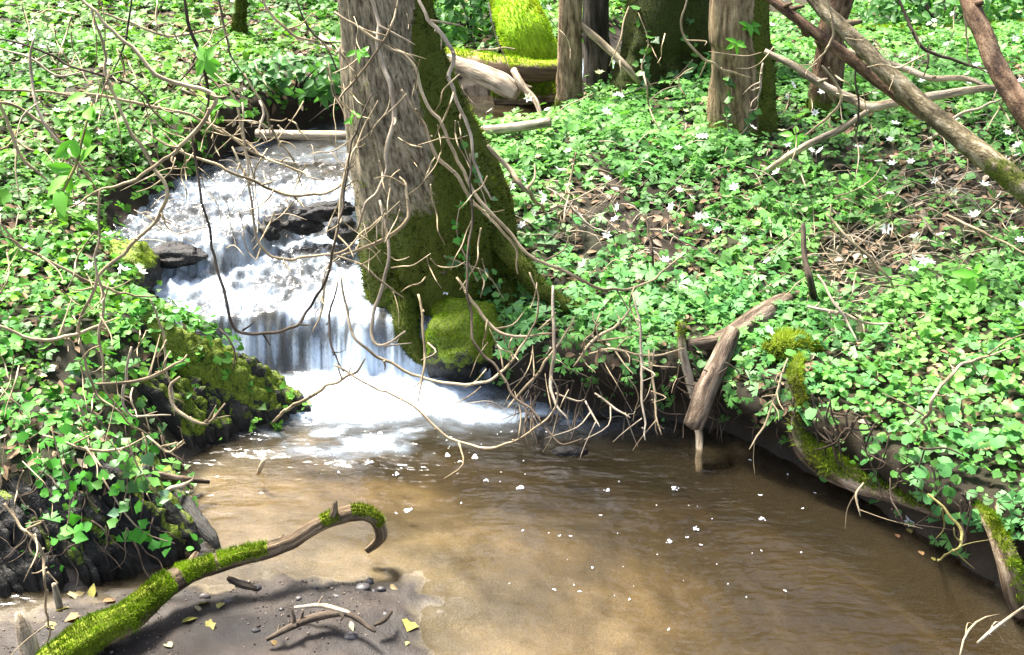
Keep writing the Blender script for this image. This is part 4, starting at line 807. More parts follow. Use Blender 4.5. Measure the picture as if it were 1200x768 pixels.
# ------------------------------------------------------------------ leaves
def fan(outline, fold=.15, droop=.12):
    o = np.array(outline, float); V = np.vstack([[0, .35, 0], np.c_[o, np.zeros(len(o))]])
    V[:, 2] = fold * np.abs(V[:, 0]) - droop * (V[:, 1]) ** 2
    k = np.arange(len(o)); return V, np.stack([np.zeros(len(o), int), k + 1, (k + 1) % len(o) + 1], 1)
IVY = fan([(0, .04), (.30, -.08), (.40, .16), (.56, .30), (.36, .54), (.16, .80), (0, .98), (-.16, .80), (-.36, .54), (-.56, .30), (-.40, .16), (-.30, -.08)], .2, .18)
ROUND = fan([(0, .06), (.26, -.04), (.50, .24), (.44, .62), (.2, .86), (0, .82), (-.2, .88), (-.44, .62), (-.5, .24), (-.26, -.04)], .22, .1)
def anemone():
    V, F = [], []
    for a in (-1.15, 0, 1.15):
        c, s = math.cos(a), math.sin(a); q = [(0, 0, 0), (.16, .34, .05), (.3, .72, -.02), (.12, .70, 0), (0, .98, -.1), (-.12, .70, 0), (-.3, .72, -.02), (-.16, .34, .05)]
        b = len(V); V += [(x * c + y * s, -x * s + y * c, z) for x, y, z in q]; F += [(b, b + 1, b + 7), (b + 1, b + 3, b + 7), (b + 1, b + 2, b + 3), (b + 3, b + 5, b + 7), (b + 3, b + 4, b + 5), (b + 5, b + 6, b + 7)]
    return np.array(V) * .8, np.array(F)
ANEM = anemone()
OVAL = fan([(0, 0), (.2, .2), (.27, .5), (.16, .8), (0, 1.05), (-.16, .8), (-.27, .5), (-.2, .2)], .25, .2)
def frames(n, up, tilt):
    """orthonormal leaf frames: normal near 'up' with random tilt, random heading"""
    N = up + rng.normal(0, 1, (n, 3)) * (tilt[:, None] if np.ndim(tilt) else tilt); N /= np.linalg.norm(N, axis=1)[:, None]
    H = rng.normal(0, 1, (n, 3)); H -= N * (H * N).sum(1)[:, None]; H /= np.linalg.norm(H, axis=1)[:, None]
    return np.stack([np.cross(H, N), H, N], -1)            # columns x, y, z
def spread(tmpl, pos, Fr, size):
    V, F = tmpl; n = len(pos)
    out = np.einsum('nij,mj->nmi', Fr * size[:, None, None], V) + pos[:, None]
    return out.reshape(-1, 3), (F[None] + (np.arange(n) * len(V))[:, None, None]).reshape(-1, 3)
def tri_normals(x, y):
    e = .03; zx = (terrain(x + e, y) - terrain(x - e, y)) / (2 * e); zy = (terrain(x, y + e) - terrain(x, y - e)) / (2 * e)
    n = np.stack([-np.clip(zx, -2, 2), -np.clip(zy, -2, 2), np.ones_like(zx)], -1); return n / np.linalg.norm(n, axis=1)[:, None]
# candidate places, thinned with distance
def candidates(n, x0, x1, y0, y1):
    x, y = rng.uniform(x0, x1, n), rng.uniform(y0, y1, n); X, Y, Z, sd, sb, dl, dr, rel = terrain(x, y, True)
    p = np.stack([X, Y, Z], -1); px, py, d = project(p)
    keep = (sd > .015) & (px > -260) & (px < 1460) & (py > -140) & (py < 900) & (d > 1.5) & ~((sb < .16) & (Z < .14))
    return x[keep], y[keep], p[keep], px[keep], py[keep], d[keep], sd[keep], rel[keep], (dl < dr)[keep]
def blob(px, py, cx, cy, rx, ry): return np.exp(-(((px - cx) / rx) ** 2 + ((py - cy) / ry) ** 2))
x, y, p, px, py, d, sd, rel, isl = candidates(620000, -5.5, 6.5, 1.6, 12.5)
clump = fbm(x * 2.6, y * 2.6, 0, 4, 81); fine = fbm(x * 9, y * 9, 0, 3, 82)
dens = .84 + 1.0 * clump + .7 * fine
for c in ((1020, 340, 60, 60), (1010, 290, 70, 22), (700, 245, 60, 25), (660, 300, 30, 20), (1130, 230, 80, 40), (905, 170, 45, 25), (260, 110, 55, 35), (350, 70, 50, 40), (560, 70, 60, 50), (590, 300, 25, 60), (740, 60, 60, 40)): dens -= .72 * blob(px, py, *c)
dens -= 1.2 * blob(px, py, 590, 140, 60, 22) + 1.3 * blob(px, py, 275, 455, 75, 42) + 1.1 * blob(px, py, 215, 520, 45, 40) + .9 * blob(px, py, 150, 640, 110, 55)
dens += .5 * blob(px, py, 1090, 500, 130, 110) + .35 * blob(px, py, 80, 330, 140, 130) + .35 * blob(px, py, 760, 180, 160, 70)
steep = isl & (p[:, 1] < 3.35); low = np.where(~isl & (px < 930), ss((rel - .6) / .35), ss((rel - .35) / .5))
dens *= np.where(steep, .45 + .55 * ss((rel - .7) / .4), .25 + .75 * low)
dens *= np.where(d < 4.5, 1, np.where(d < 7, .72, .42))
near_tree = np.hypot((x - t1.location.x) / .34, (y - TY) / .34) < 1; dens[near_tree] = 0
k = rng.random(len(x)) < np.clip(dens, 0, 1) * .55
x, y, p, px, py, d, sd, rel, isl, clump = [v[k] for v in (x, y, p, px, py, d, sd, rel, isl, clump)]
n = len(x)
nor = tri_normals(x, y); up = nor * .55 + np.array([0, 0, .6]); up[:, 1] -= .12
hgt = np.abs(rng.normal(0, 1, n)) * .028 + .012 + .05 * np.clip(clump + .3, 0, 1) * rng.random(n)
pos = p + nor * hgt[:, None] * .6 + np.array([0, 0, 1.]) * hgt[:, None] * .5
q = rng.random(n); lobe = fbm(x * 1.3, y * 1.3, 0, 3, 83)
ivyp = np.where(isl, np.where(p[:, 1] < 5, .45, .35), .2) + .35 * lobe; patch_r = (blob(px, py, 1100, 500, 150, 120) > .35) & ~isl
kind = np.where(q < ivyp, 0, np.where(q < ivyp + .25, 1, 2)); kind = np.where(patch_r & (q < .85), 1, kind); kind = np.where(isl & (px < 260) & (py > 250) & (q < .75), np.where(q < .3, 0, 1), kind)
size = np.choose(kind, [rng.uniform(.022, .042, n), rng.uniform(.02, .036, n), rng.uniform(.034, .062, n)]) * np.where(d > 7, 1.35, np.where(d > 5.2, 1.12, 1)) * np.exp(rng.normal(-.05, .28, n))
size = np.minimum(size, np.where(d < 4.2, .050, .085)); Fr = frames(n, up, np.where(kind == 2, .33, .42))
hue = np.clip(.5 + .9 * fbm(x * 1.8, y * 1.8, 0, 3, 84) + rng.normal(0, .22, n), 0, 1)[:, None]; bri = (rng.uniform(.45, 1.3, n) * (1 + .25 * fbm(x * 5, y * 5, 0, 2, 85)))[:, None]
colL = np.array([.07, .19, .02]) * (1 - hue) + np.array([.16, .31, .035]) * hue
colR = np.array([.12, .27, .07]) * (1 - hue) + np.array([.21, .38, .10]) * hue
col = np.where(isl[:, None], colL, colR) * bri
col = np.where((kind == 0)[:, None], col * np.array([.72, .74, .95]), col)
col = col * np.array([.86, 1.08, .84])
TM = [IVY, ROUND, ANEM]
vis = np.argsort(d)
def individual(name, label, cat, sel, mats, tname='leaf', maxn=300):
    idx = np.nonzero(sel)[0]; idx = idx[np.argsort(-size[idx] / d[idx])]; own, rest = idx[:maxn], idx[maxn:]
    c = pos[idx].mean(0); c[2] = pos[idx][:, 2].min(); root = empty(name, c, label, cat)
    mes = {(k, j): raw_mesh('leaf', TM[k][0], [TM[k][1]], False, None, [mats[k]]) for k in range(3) for j in (0,)}
    for i in own:
        o = bpy.data.objects.new('leaf', mes[(kind[i], 0)]); COL.objects.link(o); o.parent = root
        m = np.eye(4); m[:3, :3] = Fr[i] * size[i]; m[:3, 3] = pos[i] - c; o.matrix_local = Matrix(m.tolist())
    if len(rest):
        g = Geo()
        for k in range(3):
            s = rest[kind[rest] == k]
            if len(s): V, F = spread(TM[k], pos[s], Fr[s], size[s]); g.add(V, F, Col=np.repeat(col[s], len(TM[k][0]), 0))
        g.build('foliage', M['leafv'], root, smooth=False)['kind'] = 'stuff'
    return idx
taken = np.zeros(n, bool)
mid_leaf = [M['leaf_ivy'], M['leaf_mint'], M['leaf_mint']]; lleaf = [M['leaf_ivy'], M['leaf_green'], M['leaf_green']]
for nm, lab, sel, mats in [
    ('ground_plant', 'dense mint green plant with rounded leaves covering the bank above the pool', ~isl & (px > 930) & (px < 1230) & (py > 395) & (py < 640), mid_leaf),
    ('ground_plant', 'leafy plant edging the bank over the undercut and dangling rootlets', ~isl & (px > 560) & (px < 930) & (py > 255) & (py < 470), mid_leaf),
    ('ivy', 'ivy and leafy plants cloaking the sloping bank above the mossy slate', isl & (px > -20) & (px < 230) & (py > 270) & (py < 480), lleaf),
    ('ivy', 'sparse ivy trailing over the dark slate slope', isl & (px > -20) & (px < 260) & (py >= 480) & (py < 720), lleaf)]:
    taken[individual(nm, lab, 'plant', sel & ~taken, mats)] = True
for nm, lab, side in (('ground_cover', 'fresh green anemone leaves covering the flowery bank', False), ('ground_cover', 'fresh green leaves and ivy covering the bank across the stream', True)):
    g = Geo()
    for k in range(3):
        s = np.nonzero((kind == k) & (isl == side) & ~taken)[0]
        V, F = spread(TM[k], pos[s], Fr[s], size[s]); g.add(V, F, Col=np.repeat(col[s], len(TM[k][0]), 0))
    tag(g.build(nm, M['leafv'], smooth=False), lab, 'ground cover', None, 'stuff')
# leaf litter and dry stems
lx, ly, lp, lpx, lpy, ld, lsd, lrel, lisl = candidates(150000, -5, 6, 1.6, 11)
k = rng.random(len(lx)) < np.clip(.35 + .5 * fbm(lx * 2, ly * 2, 0, 3, 91), 0, 1) * ss((lrel - .5) / .3); lx, ly, lp = lx[k], ly[k], lp[k]; n2 = len(lx)
V, F = spread(OVAL, lp + [0, 0, .012], frames(n2, tri_normals(lx, ly), .35), rng.uniform(.03, .06, n2)); t = rng.random(n2)[:, None]
cl = np.array([.05, .03, .018]) * (1 - t) + np.array([.30, .20, .125]) * t; cl[rng.random(n2) < .14] = (.40, .31, .23)
g = Geo().add(V, F, Col=np.repeat(cl, len(OVAL[0]), 0))
tag(g.build('leaf_litter', M['litterv'], smooth=False), 'brown dead leaves littering the ground under the plants', 'leaf litter', None, 'stuff')
g = Geo(); r = np.random.default_rng(15)
for i in range(760):
    if i < 130: a, b = r.normal(1020, 45), r.normal(345, 45)
    elif i < 180: a, b = r.normal(650, 60), r.normal(430, 25)
    elif i < 250: a, b = r.uniform(640, 1200), r.uniform(0, 330)
    elif i < 330: a, b = r.normal(1130, 60), r.normal(230, 40)
    elif i < 420: a, b = r.normal(1020, 90), r.normal(280, 40)
    elif i < 520: a, b = r.normal(690, 60), r.normal(260, 45)
    elif i < 600: a, b = r.uniform(700, 1200), r.uniform(60, 330)
    else: a, b = r.uniform(0, 400), r.uniform(0, 300)
    q0 = gp(a, b); an = r.uniform(0, 2 * PI); L = r.uniform(.08, .3); v = np.array([math.cos(an), math.sin(an) * .6, r.uniform(-.1, .7) if i >= 180 else r.uniform(-.5, .3)])
    P = [q0 + [0, 0, .02], q0 + v * L * .5 + [0, 0, .04], q0 + v * L + r.normal(0, .02, 3)]; rad = r.uniform(.0012, .003); V, F, tc = tube(P, [rad, rad, rad * .5], 4, 7, seed=i); g.add(V, F, tc=tc)
tag(g.build('dry_stems', M['twig_pale']), 'dry straw and dead stems scattered over the banks', 'dry stems', None, 'stuff')

# ------------------------------------------------------------------ white anemones, one by one
def flower_mesh(kind):
    V, F, mi = [], [], []
    for i in range(6):
        a = i * PI / 3 + .1 * kind; c, s = math.cos(a), math.sin(a); z = (.05, .25, .55)[kind]
        b = len(V); V += [(x * c - yy * s, x * s + yy * c, zz) for x, yy, zz in ((.06, 0, 0), (.45, -.24, z * .6), (1, 0, z), (.45, .24, z * .6))]; F.append((b, b + 1, b + 2, b + 3)); mi.append(0)
    b = len(V); V += [(.13 * math.cos(k), .13 * math.sin(k), .06) for k in np.arange(6) * PI / 3] + [(0, 0, .13)]
    Ft = [(b + k, b + (k + 1) % 6, b + 6) for k in range(6)]; mi += [1] * 6
    b = len(V); V += [(.03, 0, 0), (-.015, .026, 0), (-.015, -.026, 0), (.3, .1, -3.2)]; Ft += [(b, b + 1, b + 3), (b + 1, b + 2, b + 3), (b + 2, b, b + 3)]; mi += [2] * 3
    return raw_mesh('wood_anemone', np.array(V), [np.array(F), np.array(Ft)], False, None, [M['petal'], M['dry_leaf'], M['leaf_green']], mi)
FM = [flower_mesh(k) for k in range(3)]
LM = [(True, 60, 40, 'under the first bend of the long pale vine'), (True, 190, 40, 'beside the dark stem with lime leaves'), (True, 290, 50, 'around the thin mossy sapling'), (True, 380, 60, 'by the pale fallen branch on the far bank'), (True, 40, 180, 'behind the leafy spring shoot'), (True, 130, 150, 'inside the curve of the winding tan vine'), (True, 60, 320, 'on the slope above the slate'), (True, 220, 130, 'on the edge above the upper stream'),
      (False, 680, 150, 'at the foot of the slender tan trunk'), (False, 780, 130, 'before the massive dark trunk'), (False, 870, 190, 'around the foot of the tan trunk with ivy'), (False, 960, 150, 'by the leaning reddish trunk'), (False, 1080, 60, 'along the mossy log beyond the saplings'), (False, 1090, 180, 'under the crossed saplings'), (False, 650, 250, 'beside the mossy flank of the big tree'), (False, 760, 230, 'in the open middle of the flowery bank'), (False, 860, 270, 'along the grey dead stem on the bank'), (False, 740, 330, 'near the leaf edge over the undercut'), (False, 880, 340, 'behind the jutting dead bough'), (False, 1030, 330, 'among the dry straw on the ledge'), (False, 1150, 300, 'on the bank beyond the mint green plant')]
hx, hy, hp, hpx, hpy, hd, hsd, hrel, hisl = candidates(14000, -5, 5.5, 2.6, 10.5)
w = np.clip(.35 + 1.1 * fbm(hx * 1.5, hy * 1.5, 0, 3, 95), .03, 1) * (hrel > .8) * (hd > 3.2) * (hpx > 0) * (hpx < 1200) * (hpy > 0) * (1 - .9 * blob(hpx, hpy, 1090, 520, 160, 110)) * np.clip(1.2 - np.abs(hpy - 150) / 330, .12, 1) * np.clip(5 / hd, 0, 1) ** 3.2
idx = rng.choice(len(hx), 290, replace=False, p=w / w.sum())
for i in idx:
    o = bpy.data.objects.new('wood_anemone', FM[rng.integers(3)]); COL.objects.link(o)
    o.location = hp[i] + [0, 0, rng.uniform(.13, .18)]; o.rotation_euler = (rng.normal(.45, .35), rng.normal(0, .35), rng.uniform(0, 6.28)); o.scale = [rng.uniform(.019, .028)] * 3
    lm = min([m for m in LM if m[0] == bool(hisl[i])], key=lambda m: (hpx[i] - m[1]) ** 2 + (2 * (hpy[i] - m[2])) ** 2)
    tag(o, 'white anemone flower ' + lm[3], 'flower', 'white anemones ' + lm[3])

# ------------------------------------------------------------------ small plants with leaves one can pick out
def leaf_obj(parent, tm, mat, at, heading, normal, size, cache={}):
    key = (id(tm[0]), mat.name)
    if key not in cache: cache[key] = raw_mesh('leaf', tm[0], [tm[1]], False, None, [mat])
    N = np.asarray(normal, float); N /= np.linalg.norm(N); H = np.asarray(heading, float); H -= N * (H @ N); H /= np.linalg.norm(H) + 1e-9
    o = bpy.data.objects.new('leaf', cache[key]); COL.objects.link(o); o.parent = parent
    m = np.eye(4); m[:3, :3] = np.stack([np.cross(H, N), H, N], -1) * size; m[:3, 3] = np.asarray(at) - np.array(parent.location); o.matrix_local = Matrix(m.tolist()); return o
def sprig(name, label, spec, d0, d1, nleaf, tm, mat, size, stemw=2.5, seed=0, ends='', group=None, stemmat='twig_tan', face=(0, -.6, .7)):
    r = np.random.default_rng(seed); P = curve_pts(spec, d0, d1, ends); o = empty(name, P[-1] if P[-1][2] < P[0][2] else P[0], label, 'plant', group)
    R = stemw / 2 / FPX * depth(P[0]); V, F, tc = tube(P, [R, R, R * .6], 5); Geo().add(V, F, tc=tc, moss=np.zeros(len(V))).build('stem', M[stemmat], o)
    Q = resample(P, nleaf + 1)
    for i in range(nleaf):
        a = Q[i + 1] + r.normal(0, .015, 3); leaf_obj(o, tm, mat, a, r.normal(0, 1, 3) + [0, 0, -.3], np.array(face) + r.normal(0, .35, 3), size * r.uniform(.7, 1.25))
    return o
sprig('young_shoot', 'leafy spring shoot with fresh lime leaves in front of the ivy', [(60, 250), (78, 215), (90, 190), (97, 160), (108, 120)], 2.9, 2.95, 22, OVAL, M['leaf_lime'], .06, 4, 1, stemmat='twig_green')
r = np.random.default_rng(3); c = pd(240, 72, 3.55); o = empty('young_shoot', c, 'cluster of fresh lime leaves at the tip of a dark stem', 'plant')
for a in np.linspace(0, 2 * PI, 6, endpoint=False): leaf_obj(o, OVAL, M['leaf_lime'], c, (math.cos(a), -.2, math.sin(a) + .15), (r.normal(0, .3), -.8, .5), .055 + .02 * r.random())
c = pd(262, 120, 3.7); o = empty('young_shoot', c, 'small spray of lime leaves below the dark stem', 'plant')
for a in np.linspace(.3, 6, 4): leaf_obj(o, OVAL, M['leaf_lime'], c, (math.cos(a), -.2, math.sin(a) * .5), (r.normal(0, .3), -.5, .8), .055)
for i, (a, b, dd, s, lab) in enumerate([(420, 62, 3.9, .04, 'tiny lime leaves sprouting on the grey face of the big trunk'), (415, 138, 3.9, .035, 'pair of small lime leaves low on the grey trunk face'), (880, 30, 5.2, .06, 'spray of pale young leaves high on the tan trunk with ivy'), (862, 52, 5.2, .055, 'pale young leaves at the middle of the tan trunk with ivy'), (1018, 205, 4.4, .05, 'lime sprout in the brush below the saplings'), (930, 160, 4.7, .05, 'lime sprout between the tan tree and reddish tree'), (1138, 323, 3.75, .06, 'vivid green tuft of leaves above the mint plant')]):
    c = pd(a, b, min(dd, gd(a, b) - .04)); o = empty('young_shoot', c, lab, 'plant')
    for a2 in np.linspace(.2, 6, 6): leaf_obj(o, OVAL, M['leaf_lime'], c + r.normal(0, .008, 3), (math.cos(a2), -.3, math.sin(a2)), (r.normal(0, .4), -.6, .6), s * r.uniform(.7, 1.2))
ivs = [('ivy vine trailing over the dark slate above the sandbar', [(60, 500), (72, 545), (82, 590), (76, 630)], 12), ('ivy vine hanging beside the slate ledge', [(150, 515), (160, 545), (175, 565), (192, 590)], 10), ('ivy vine creeping to the lower end of the dark slate', [(120, 560), (145, 600), (170, 625), (205, 637)], 11), ('ivy vine draped from the bank onto the slate corner', [(110, 500), (135, 525), (150, 560), (140, 610)], 12),
       ('ivy sprig in the crevice of the mossy slate wedge', [(212, 470), (225, 480), (240, 482), (262, 476)], 9), ('ivy vine hanging down the darkest part of the slope', [(20, 500), (32, 540), (40, 590), (30, 640)], 10), ('ivy runner at the foot of the slope by the litter', [(30, 590), (45, 620), (60, 650), (64, 672)], 7)]
for j, (lab, a0, b0) in enumerate([('ivy vine over the earth above the slate, beside the bent stem', 15, 470), ('short ivy vine above the slate beside the arching twig', 90, 470), ('ivy vine at the mossy corner of the dark slate', 185, 500), ('small ivy vine dangling over the black slate face', 45, 520), ('ivy vine with small leaves near the wedge corner', 165, 470), ('ivy vine falling across the middle of the dark slate', 100, 545)]):
    q = np.random.default_rng(300 + j); S = [(a0, b0)]
    for k in range(3): S.append((S[-1][0] + q.uniform(-6, 22), S[-1][1] + q.uniform(18, 34)))
    ivs.append((lab, S, 11))
g = Geo(); q = np.random.default_rng(44)
for k in range(170):
    x0 = q.uniform(-20, 190) if k < 60 else q.uniform(600, 1160); y0 = q.uniform(470, 640) if k < 60 else q.uniform(425, 465) + max(0, x0 - 890) * .52; S = [(x0, y0)]; an = q.uniform(.6, 2.2)
    for e in range(4): an += q.normal(0, .35); S.append((S[-1][0] + math.cos(an) * q.uniform(8, 22), S[-1][1] + math.sin(an) * q.uniform(8, 20)))
    P = [pd(a, b, gd(a, b) - (.05 if k < 60 else .22 - .02 * e)) for e, (a, b) in enumerate(S)]; rad = q.uniform(.0012, .004); V, F, tc = tube(P, [rad, rad, rad * .4], 5, 14, seed=k, wob=.005); g.add(V, F, tc=tc)
tag(g.build('rootlets', M['twig_dark']), 'dark rootlets straggling down the bare earth of both banks', 'rootlets', None, 'stuff')
for i, (lab, sp, nl) in enumerate(ivs): sprig('ivy_vine', lab, sp, 2.95 if i < 4 else 9, 3.0 if i < 4 else 9, nl, IVY, M['leaf_ivy'] if i % 2 else M['leaf_green'], .033, 2, 30 + i)
dtr = depth(np.array([0, TY, .6])) - .33
for i, (lab, sp, nl, s) in enumerate([('ivy sprig climbing the moss of the big trunk', [(560, 330), (545, 300), (535, 270), (540, 235)], 16, .028), ('ivy sprig spreading over the mossy trunk foot', [(520, 300), (545, 310), (570, 320), (590, 350)], 16, .028), ('ivy sprig high on the mossy flank of the big trunk', [(487, 160), (485, 140), (495, 120), (510, 95)], 10, .03), ('ivy sprig at the right flank of the trunk beside the bank', [(575, 260), (565, 225), (550, 190), (540, 160)], 12, .034)]):
    sprig('ivy_vine', lab, sp, dtr, dtr + .02, nl, IVY, M['leaf_ivy'] if i % 2 else M['leaf_green'], s, 2, 50 + i)
dt2 = depth(C2[1]) - R2[1] - .02
for i, (lab, sp, nl) in enumerate([('ivy climbing the lower face of the tan trunk', [(855, 160), (852, 135), (858, 110), (853, 88)], 16), ('ivy at the foot of the tan trunk', [(845, 165), (868, 158), (880, 140), (878, 118)], 14)]): sprig('ivy_vine', lab, sp, dt2, dt2 - .05, nl, IVY, M['leaf_ivy'], .035, 2, 60 + i)
for i, (lab, sp, nl) in enumerate([('ivy creeping over the massive dark trunk', [(765, 105), (752, 80), (760, 50), (748, 15)], 18), ('ivy at the foot of the massive dark trunk', [(730, 112), (760, 100), (790, 92), (812, 70)], 16), ('ivy high on the massive dark trunk', [(815, 60), (800, 40), (806, 18), (795, -8)], 12)]): sprig('ivy_vine', lab, sp, 6.14, 6.14, nl, IVY, M['leaf_ivy'], .05, 2, 80 + i)
# dark green bushes at the top edge
for i, (a, b, w_, h_, nn, lab) in enumerate([(552, 12, .5, .35, 700, 'dark green leafy bush on the far bank behind the big tree'), (1110, 4, .6, .3, 700, 'dark green leafy bush beyond the mossy log'), (345, 108, .4, .16, 420, 'dark leafy fringe hanging over the undercut far bank')]):
    c = gp(a, b + (30 if i < 2 else 0)); o = empty('bush', c, lab, 'bush'); u_ = rng.normal(0, 1, (nn, 3)); u_ /= np.linalg.norm(u_, axis=1)[:, None]; rr = rng.uniform(.5, 1, nn)[:, None] ** .5
    pp = c + [0, 0, h_ * .55] + u_ * rr * np.array([w_, w_ * .6, h_ * .7]); V, F = spread(OVAL, pp, frames(nn, u_ * .6 + [0, -.2, .6], .4), rng.uniform(.05, .085, nn)); t = rng.random(nn)[:, None]
    Geo().add(V, F, Col=np.repeat(np.array([.03, .10, .02]) * (1 - t) + np.array([.09, .24, .06]) * t, len(OVAL[0]), 0)).build('foliage', M['leafv'], o, smooth=False)['kind'] = 'stuff'
    g = Geo()
    for j in range(7):
        V, F, tc = tube([c + [0, 0, -.03], c + u_[j] * [w_ * .4, w_ * .3, 0] + [0, 0, h_ * .5], c + u_[j] * [w_ * .8, w_ * .5, 0] + [0, 0, h_]], [.01, .007, .003], 5); g.add(V, F, tc=tc, moss=np.zeros(len(V)))
    g.build('stem', M['bark_dark'], o)

# ------------------------------------------------------------------ sandbar and pool details
LEAFD = OVAL
for i, (a, b, s, an) in enumerate([(240, 709, .04, .3), (232, 715, .035, 2), (220, 729, .045, 2.6), (246, 737, .04, 1.2), (198, 758, .045, .4), (322, 756, .03, 2.2), (480, 735, .05, 1.5), (476, 757, .03, .9), (75, 715, .05, .7), (90, 700, .05, 1.9), (128, 706, .05, 2.8), (108, 698, .05, 0), (85, 726, .045, 1.1), (460, 690, .03, 2), (412, 735, .03, 1.7), (258, 712, .03, 1.4), (160, 735, .035, .2), (60, 735, .05, 2.2)]):
    p_ = gp(a, b) + [0, 0, .008]; me = FM[0]
    o = bpy.data.objects.new('fallen_leaf', None); bpy.data.objects.remove(o)
    if i == 0: flm = raw_mesh('fallen_leaf', IVY[0] - [0, .4, 0], [IVY[1]], False, None, [M['dry_leaf']]); flo = raw_mesh('fallen_leaf', OVAL[0] - [0, .4, 0], [OVAL[1]], False, None, [M['dry_leaf']])
    o = link('fallen_leaf', flm if i % 3 == 0 else flo, None, p_); o.scale = [s * .95] * 3; o.rotation_euler = (r.normal(0, .35), r.normal(0, .35), an * 2)
    w_ = 'in the litter between the stake and the slate' if a < 140 else 'beside the mossy branch' if a < 270 else 'at the outer edge of the sandbar' if a > 400 else 'below the black driftwood'; tag(o, 'dry leaf lying on the sandbar ' + w_, 'leaf', 'fallen leaves ' + w_)
g = Geo(); q = rng.uniform(-1.6, .1, 9000), rng.uniform(2.2, 2.95, 9000); Xs, Ys, Zs, sds, sbs = terrain(*q, True)[:5]; kk = (sbs < .02) & (Zs > .004) & (sds < .1) & (fbm(Xs * 6, Ys * 6, 0, 3, 97) + rng.normal(0, .3, len(Xs)) > .12)
pp = np.stack([Xs, Ys, Zs], -1)[kk]; OCT = np.array([(1, 0, 0), (-1, 0, 0), (0, 1, 0), (0, -1, 0), (0, 0, .7), (0, 0, -.7)], float); OF = np.array([(0, 2, 4), (2, 1, 4), (1, 3, 4), (3, 0, 4), (2, 0, 5), (1, 2, 5), (3, 1, 5), (0, 3, 5)])
V, F = spread((OCT, OF), pp, frames(len(pp), np.array([0, 0, 1.]), .3), rng.uniform(.0012, .004, len(pp)) * np.where(rng.random(len(pp)) < .08, 2.2, 1)); t = rng.random(len(pp))[:, None] ** 2
tag(Geo().add(V, F, Col=np.repeat(np.array([.025, .02, .018]) * (1 - t) + np.array([.22, .18, .14]) * t, 6, 0)).build('grit', M['litterv'], smooth=False), 'grit and crumbs of bark scattered over the muddy sandbar', 'grit', None, 'stuff')
limb('drift_twig', 'black forked driftwood twig on the sandbar', 'twig', None, 0, 0, [5, 9, 10, 7, 4], M['twig_dark'], P=np.array([pz(312, 750, .07), pz(345, 733, .085), pz(375, 722, .09), pz(410, 720, .09), pz(440, 740, .075)]), knots=5, seg=9)
limb('drift_twig', 'pale twig lying against the black driftwood on the sandbar', 'twig', None, 0, 0, [3, 6, 6, 4], M['twig_pale'], P=np.array([pz(345, 712, .085), pz(375, 709, .1), pz(400, 715, .1), pz(416, 722, .085)]), knots=1, seg=8)
limb('drift_twig', 'short dark twig end on the sandbar edge', 'twig', None, 0, 0, [4, 7, 4], M['twig_dark'], P=np.array([pz(438, 733, .07), pz(450, 727, .075), pz(460, 716, .07)]), seg=8)
limb('drift_twig', 'small blackened twig beside the mossy branch on the sandbar', 'twig', None, 0, 0, [7, 10, 6], M['twig_dark'], P=np.array([pz(268, 678, .065), pz(284, 685, .07), pz(300, 690, .06)]), seg=8)
limb('broken_stake', 'pale splintered stake standing in the litter by the sandbar', 'stick', None, 0, 0, [20, 22, 18, 9], M['wood_pale'], P=np.array([pz(40, 790, .06), pz(33, 760, .12), pz(26, 738, .17), pz(20, 718, .21)]), seg=12, rough=.3)
limb('broken_stake', 'short weathered peg beside the bent stem', 'stick', None, 0, 0, [9, 9, 6], M['wood_pale'], P=np.array([pz(70, 712, .08), pz(67, 698, .12), pz(65, 684, .16)]), seg=9, rough=.25)
limb('drift_twig', 'short twig sticking out of the shallow pool by the slate', 'twig', None, 0, 0, [4, 6, 5], M['twig_tan'], P=np.array([pz(302, 556, -.02), pz(305, 548, .02), pz(309, 540, .05)]), seg=8)
limb('drift_twig', 'grey twig jutting from the slate corner over the pool', 'twig', None, 0, 0, [5, 7, 6, 3], M['twig_pale'], P=np.array([pz(185, 588, .06), pz(198, 574, .09), pz(210, 570, .09), pz(226, 563, .06)]), seg=8, knots=2)
limb('drift_twig', 'twig end wedged between slate and pool with wet tip', 'twig', None, 0, 0, [6, 9, 8, 5], M['wood_brown'], P=np.array([pz(140, 552, .17), pz(180, 557, .12), pz(215, 563, .06), pz(245, 566, .02)]), seg=8, knots=2)
# white petal and debris by the log
p_ = pz(1066, 612, .02); o = link('fallen_leaf', FM[1], None, p_); o.scale = [.024] * 3; o.rotation_euler = (.5, .2, 0); tag(o, 'white flower head caught on debris below the mossy root', 'flower')
for i, (a, b, s) in enumerate([(1052, 628, .02), (1080, 648, .022), (1094, 655, .018), (1066, 622, .025)]):
    p_ = pz(a, b, .006); tag(link('fallen_leaf', flo, None, p_), 'dead leaf floating beneath the mossy root', 'leaf', 'leaves floating beneath the root').scale = [s * 1.5] * 3
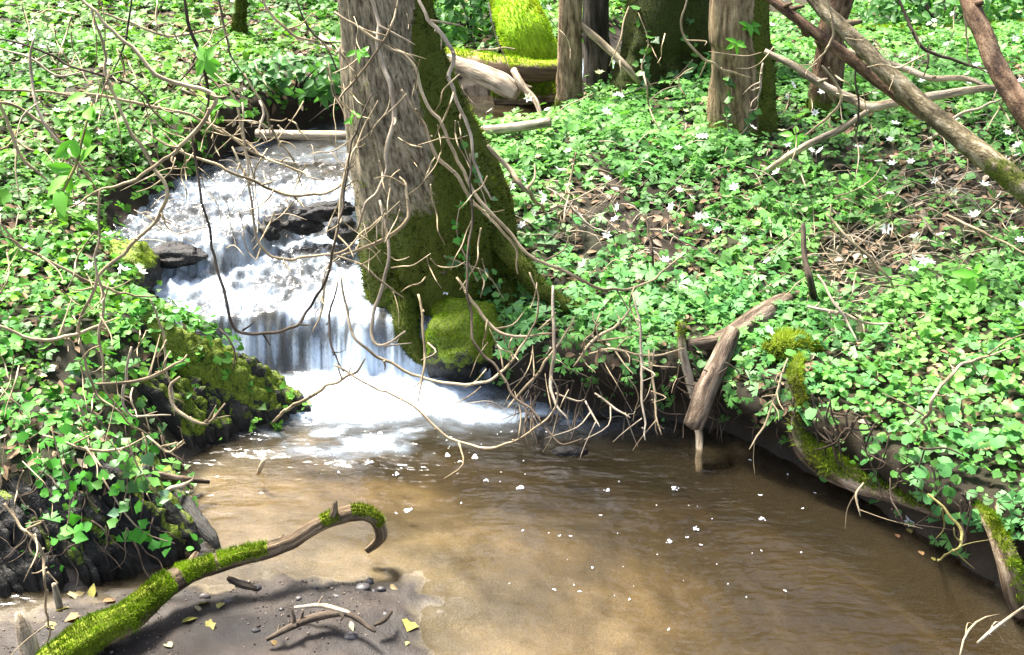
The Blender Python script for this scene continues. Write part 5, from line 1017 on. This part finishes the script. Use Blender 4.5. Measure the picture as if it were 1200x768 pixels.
# clusters of bubbles drifting on the pool
def bubble_mesh(k, s):
    r = np.random.default_rng(s); g = Geo(); u, v = np.linspace(0, PI / 2, 5), np.linspace(0, 2 * PI, 9, endpoint=False); U, VV = np.meshgrid(u, v, indexing='ij'); D = np.stack([np.sin(U) * np.cos(VV), np.sin(U) * np.sin(VV), np.cos(U)], -1).reshape(-1, 3)
    for i in range(k): rr = r.uniform(.25, .6); g.add(D * rr + np.array([*(r.normal(0, .55, 2) if k > 1 else (0, 0)), 0]), grid_faces(5, 9, True))
    return raw_mesh('bubble_cluster', g.verts(), g.F, True, None, [M['bubble']])
BM = [bubble_mesh(1, 1), bubble_mesh(4, 2), bubble_mesh(9, 3), bubble_mesh(14, 4)]
spots = [(432, 542, 2, .013), (465, 556, 2, .010), (478, 598, 3, .011), (524, 534, 3, .010), (556, 536, 3, .012), (539, 541, 2, .008), (570, 563, 2, .008), (610, 572, 3, .011), (397, 553, 1, .008), (450, 515, 2, .012), (460, 524, 2, .009), (445, 508, 2, .01), (537, 555, 1, .006), (612, 622, 1, .006), (655, 628, 1, .006), (668, 628, 1, .006), (694, 666, 1, .006), (597, 684, 0, .005), (790, 572, 2, .011), (712, 575, 2, .009), (540, 590, 1, .006), (464, 601, 1, .006), (785, 635, 2, .009), (783, 738, 1, .006), (893, 608, 2, .009), (815, 620, 2, .01), (890, 580, 1, .008), (940, 596, 1, .006)]
r = np.random.default_rng(77)
for k in range(70):
    a, b = (r.normal(530, 80), 505 + abs(r.normal(0, 28))) if k < 38 else (r.uniform(640, 960), r.uniform(530, 720)); spots.append((a, b, int(r.integers(0, 2)), r.uniform(.003, .0065)))
for a, b, k, s in spots:
    o = link('bubble_cluster', BM[k], None, pz(a, b, .003)); o.scale = (s * .95, s * .8, s * .7); o.rotation_euler = (0, 0, r.uniform(0, 6.28))
    w_ = ('tiny ' if s < .0066 else 'clustered ') + 'white foam bubbles drifting ' + ('just below the plunge pool' if b < 545 and a < 660 else 'over the open pool' if a < 700 else 'along the undercut bank side of the pool'); tag(o, w_, 'foam', w_)
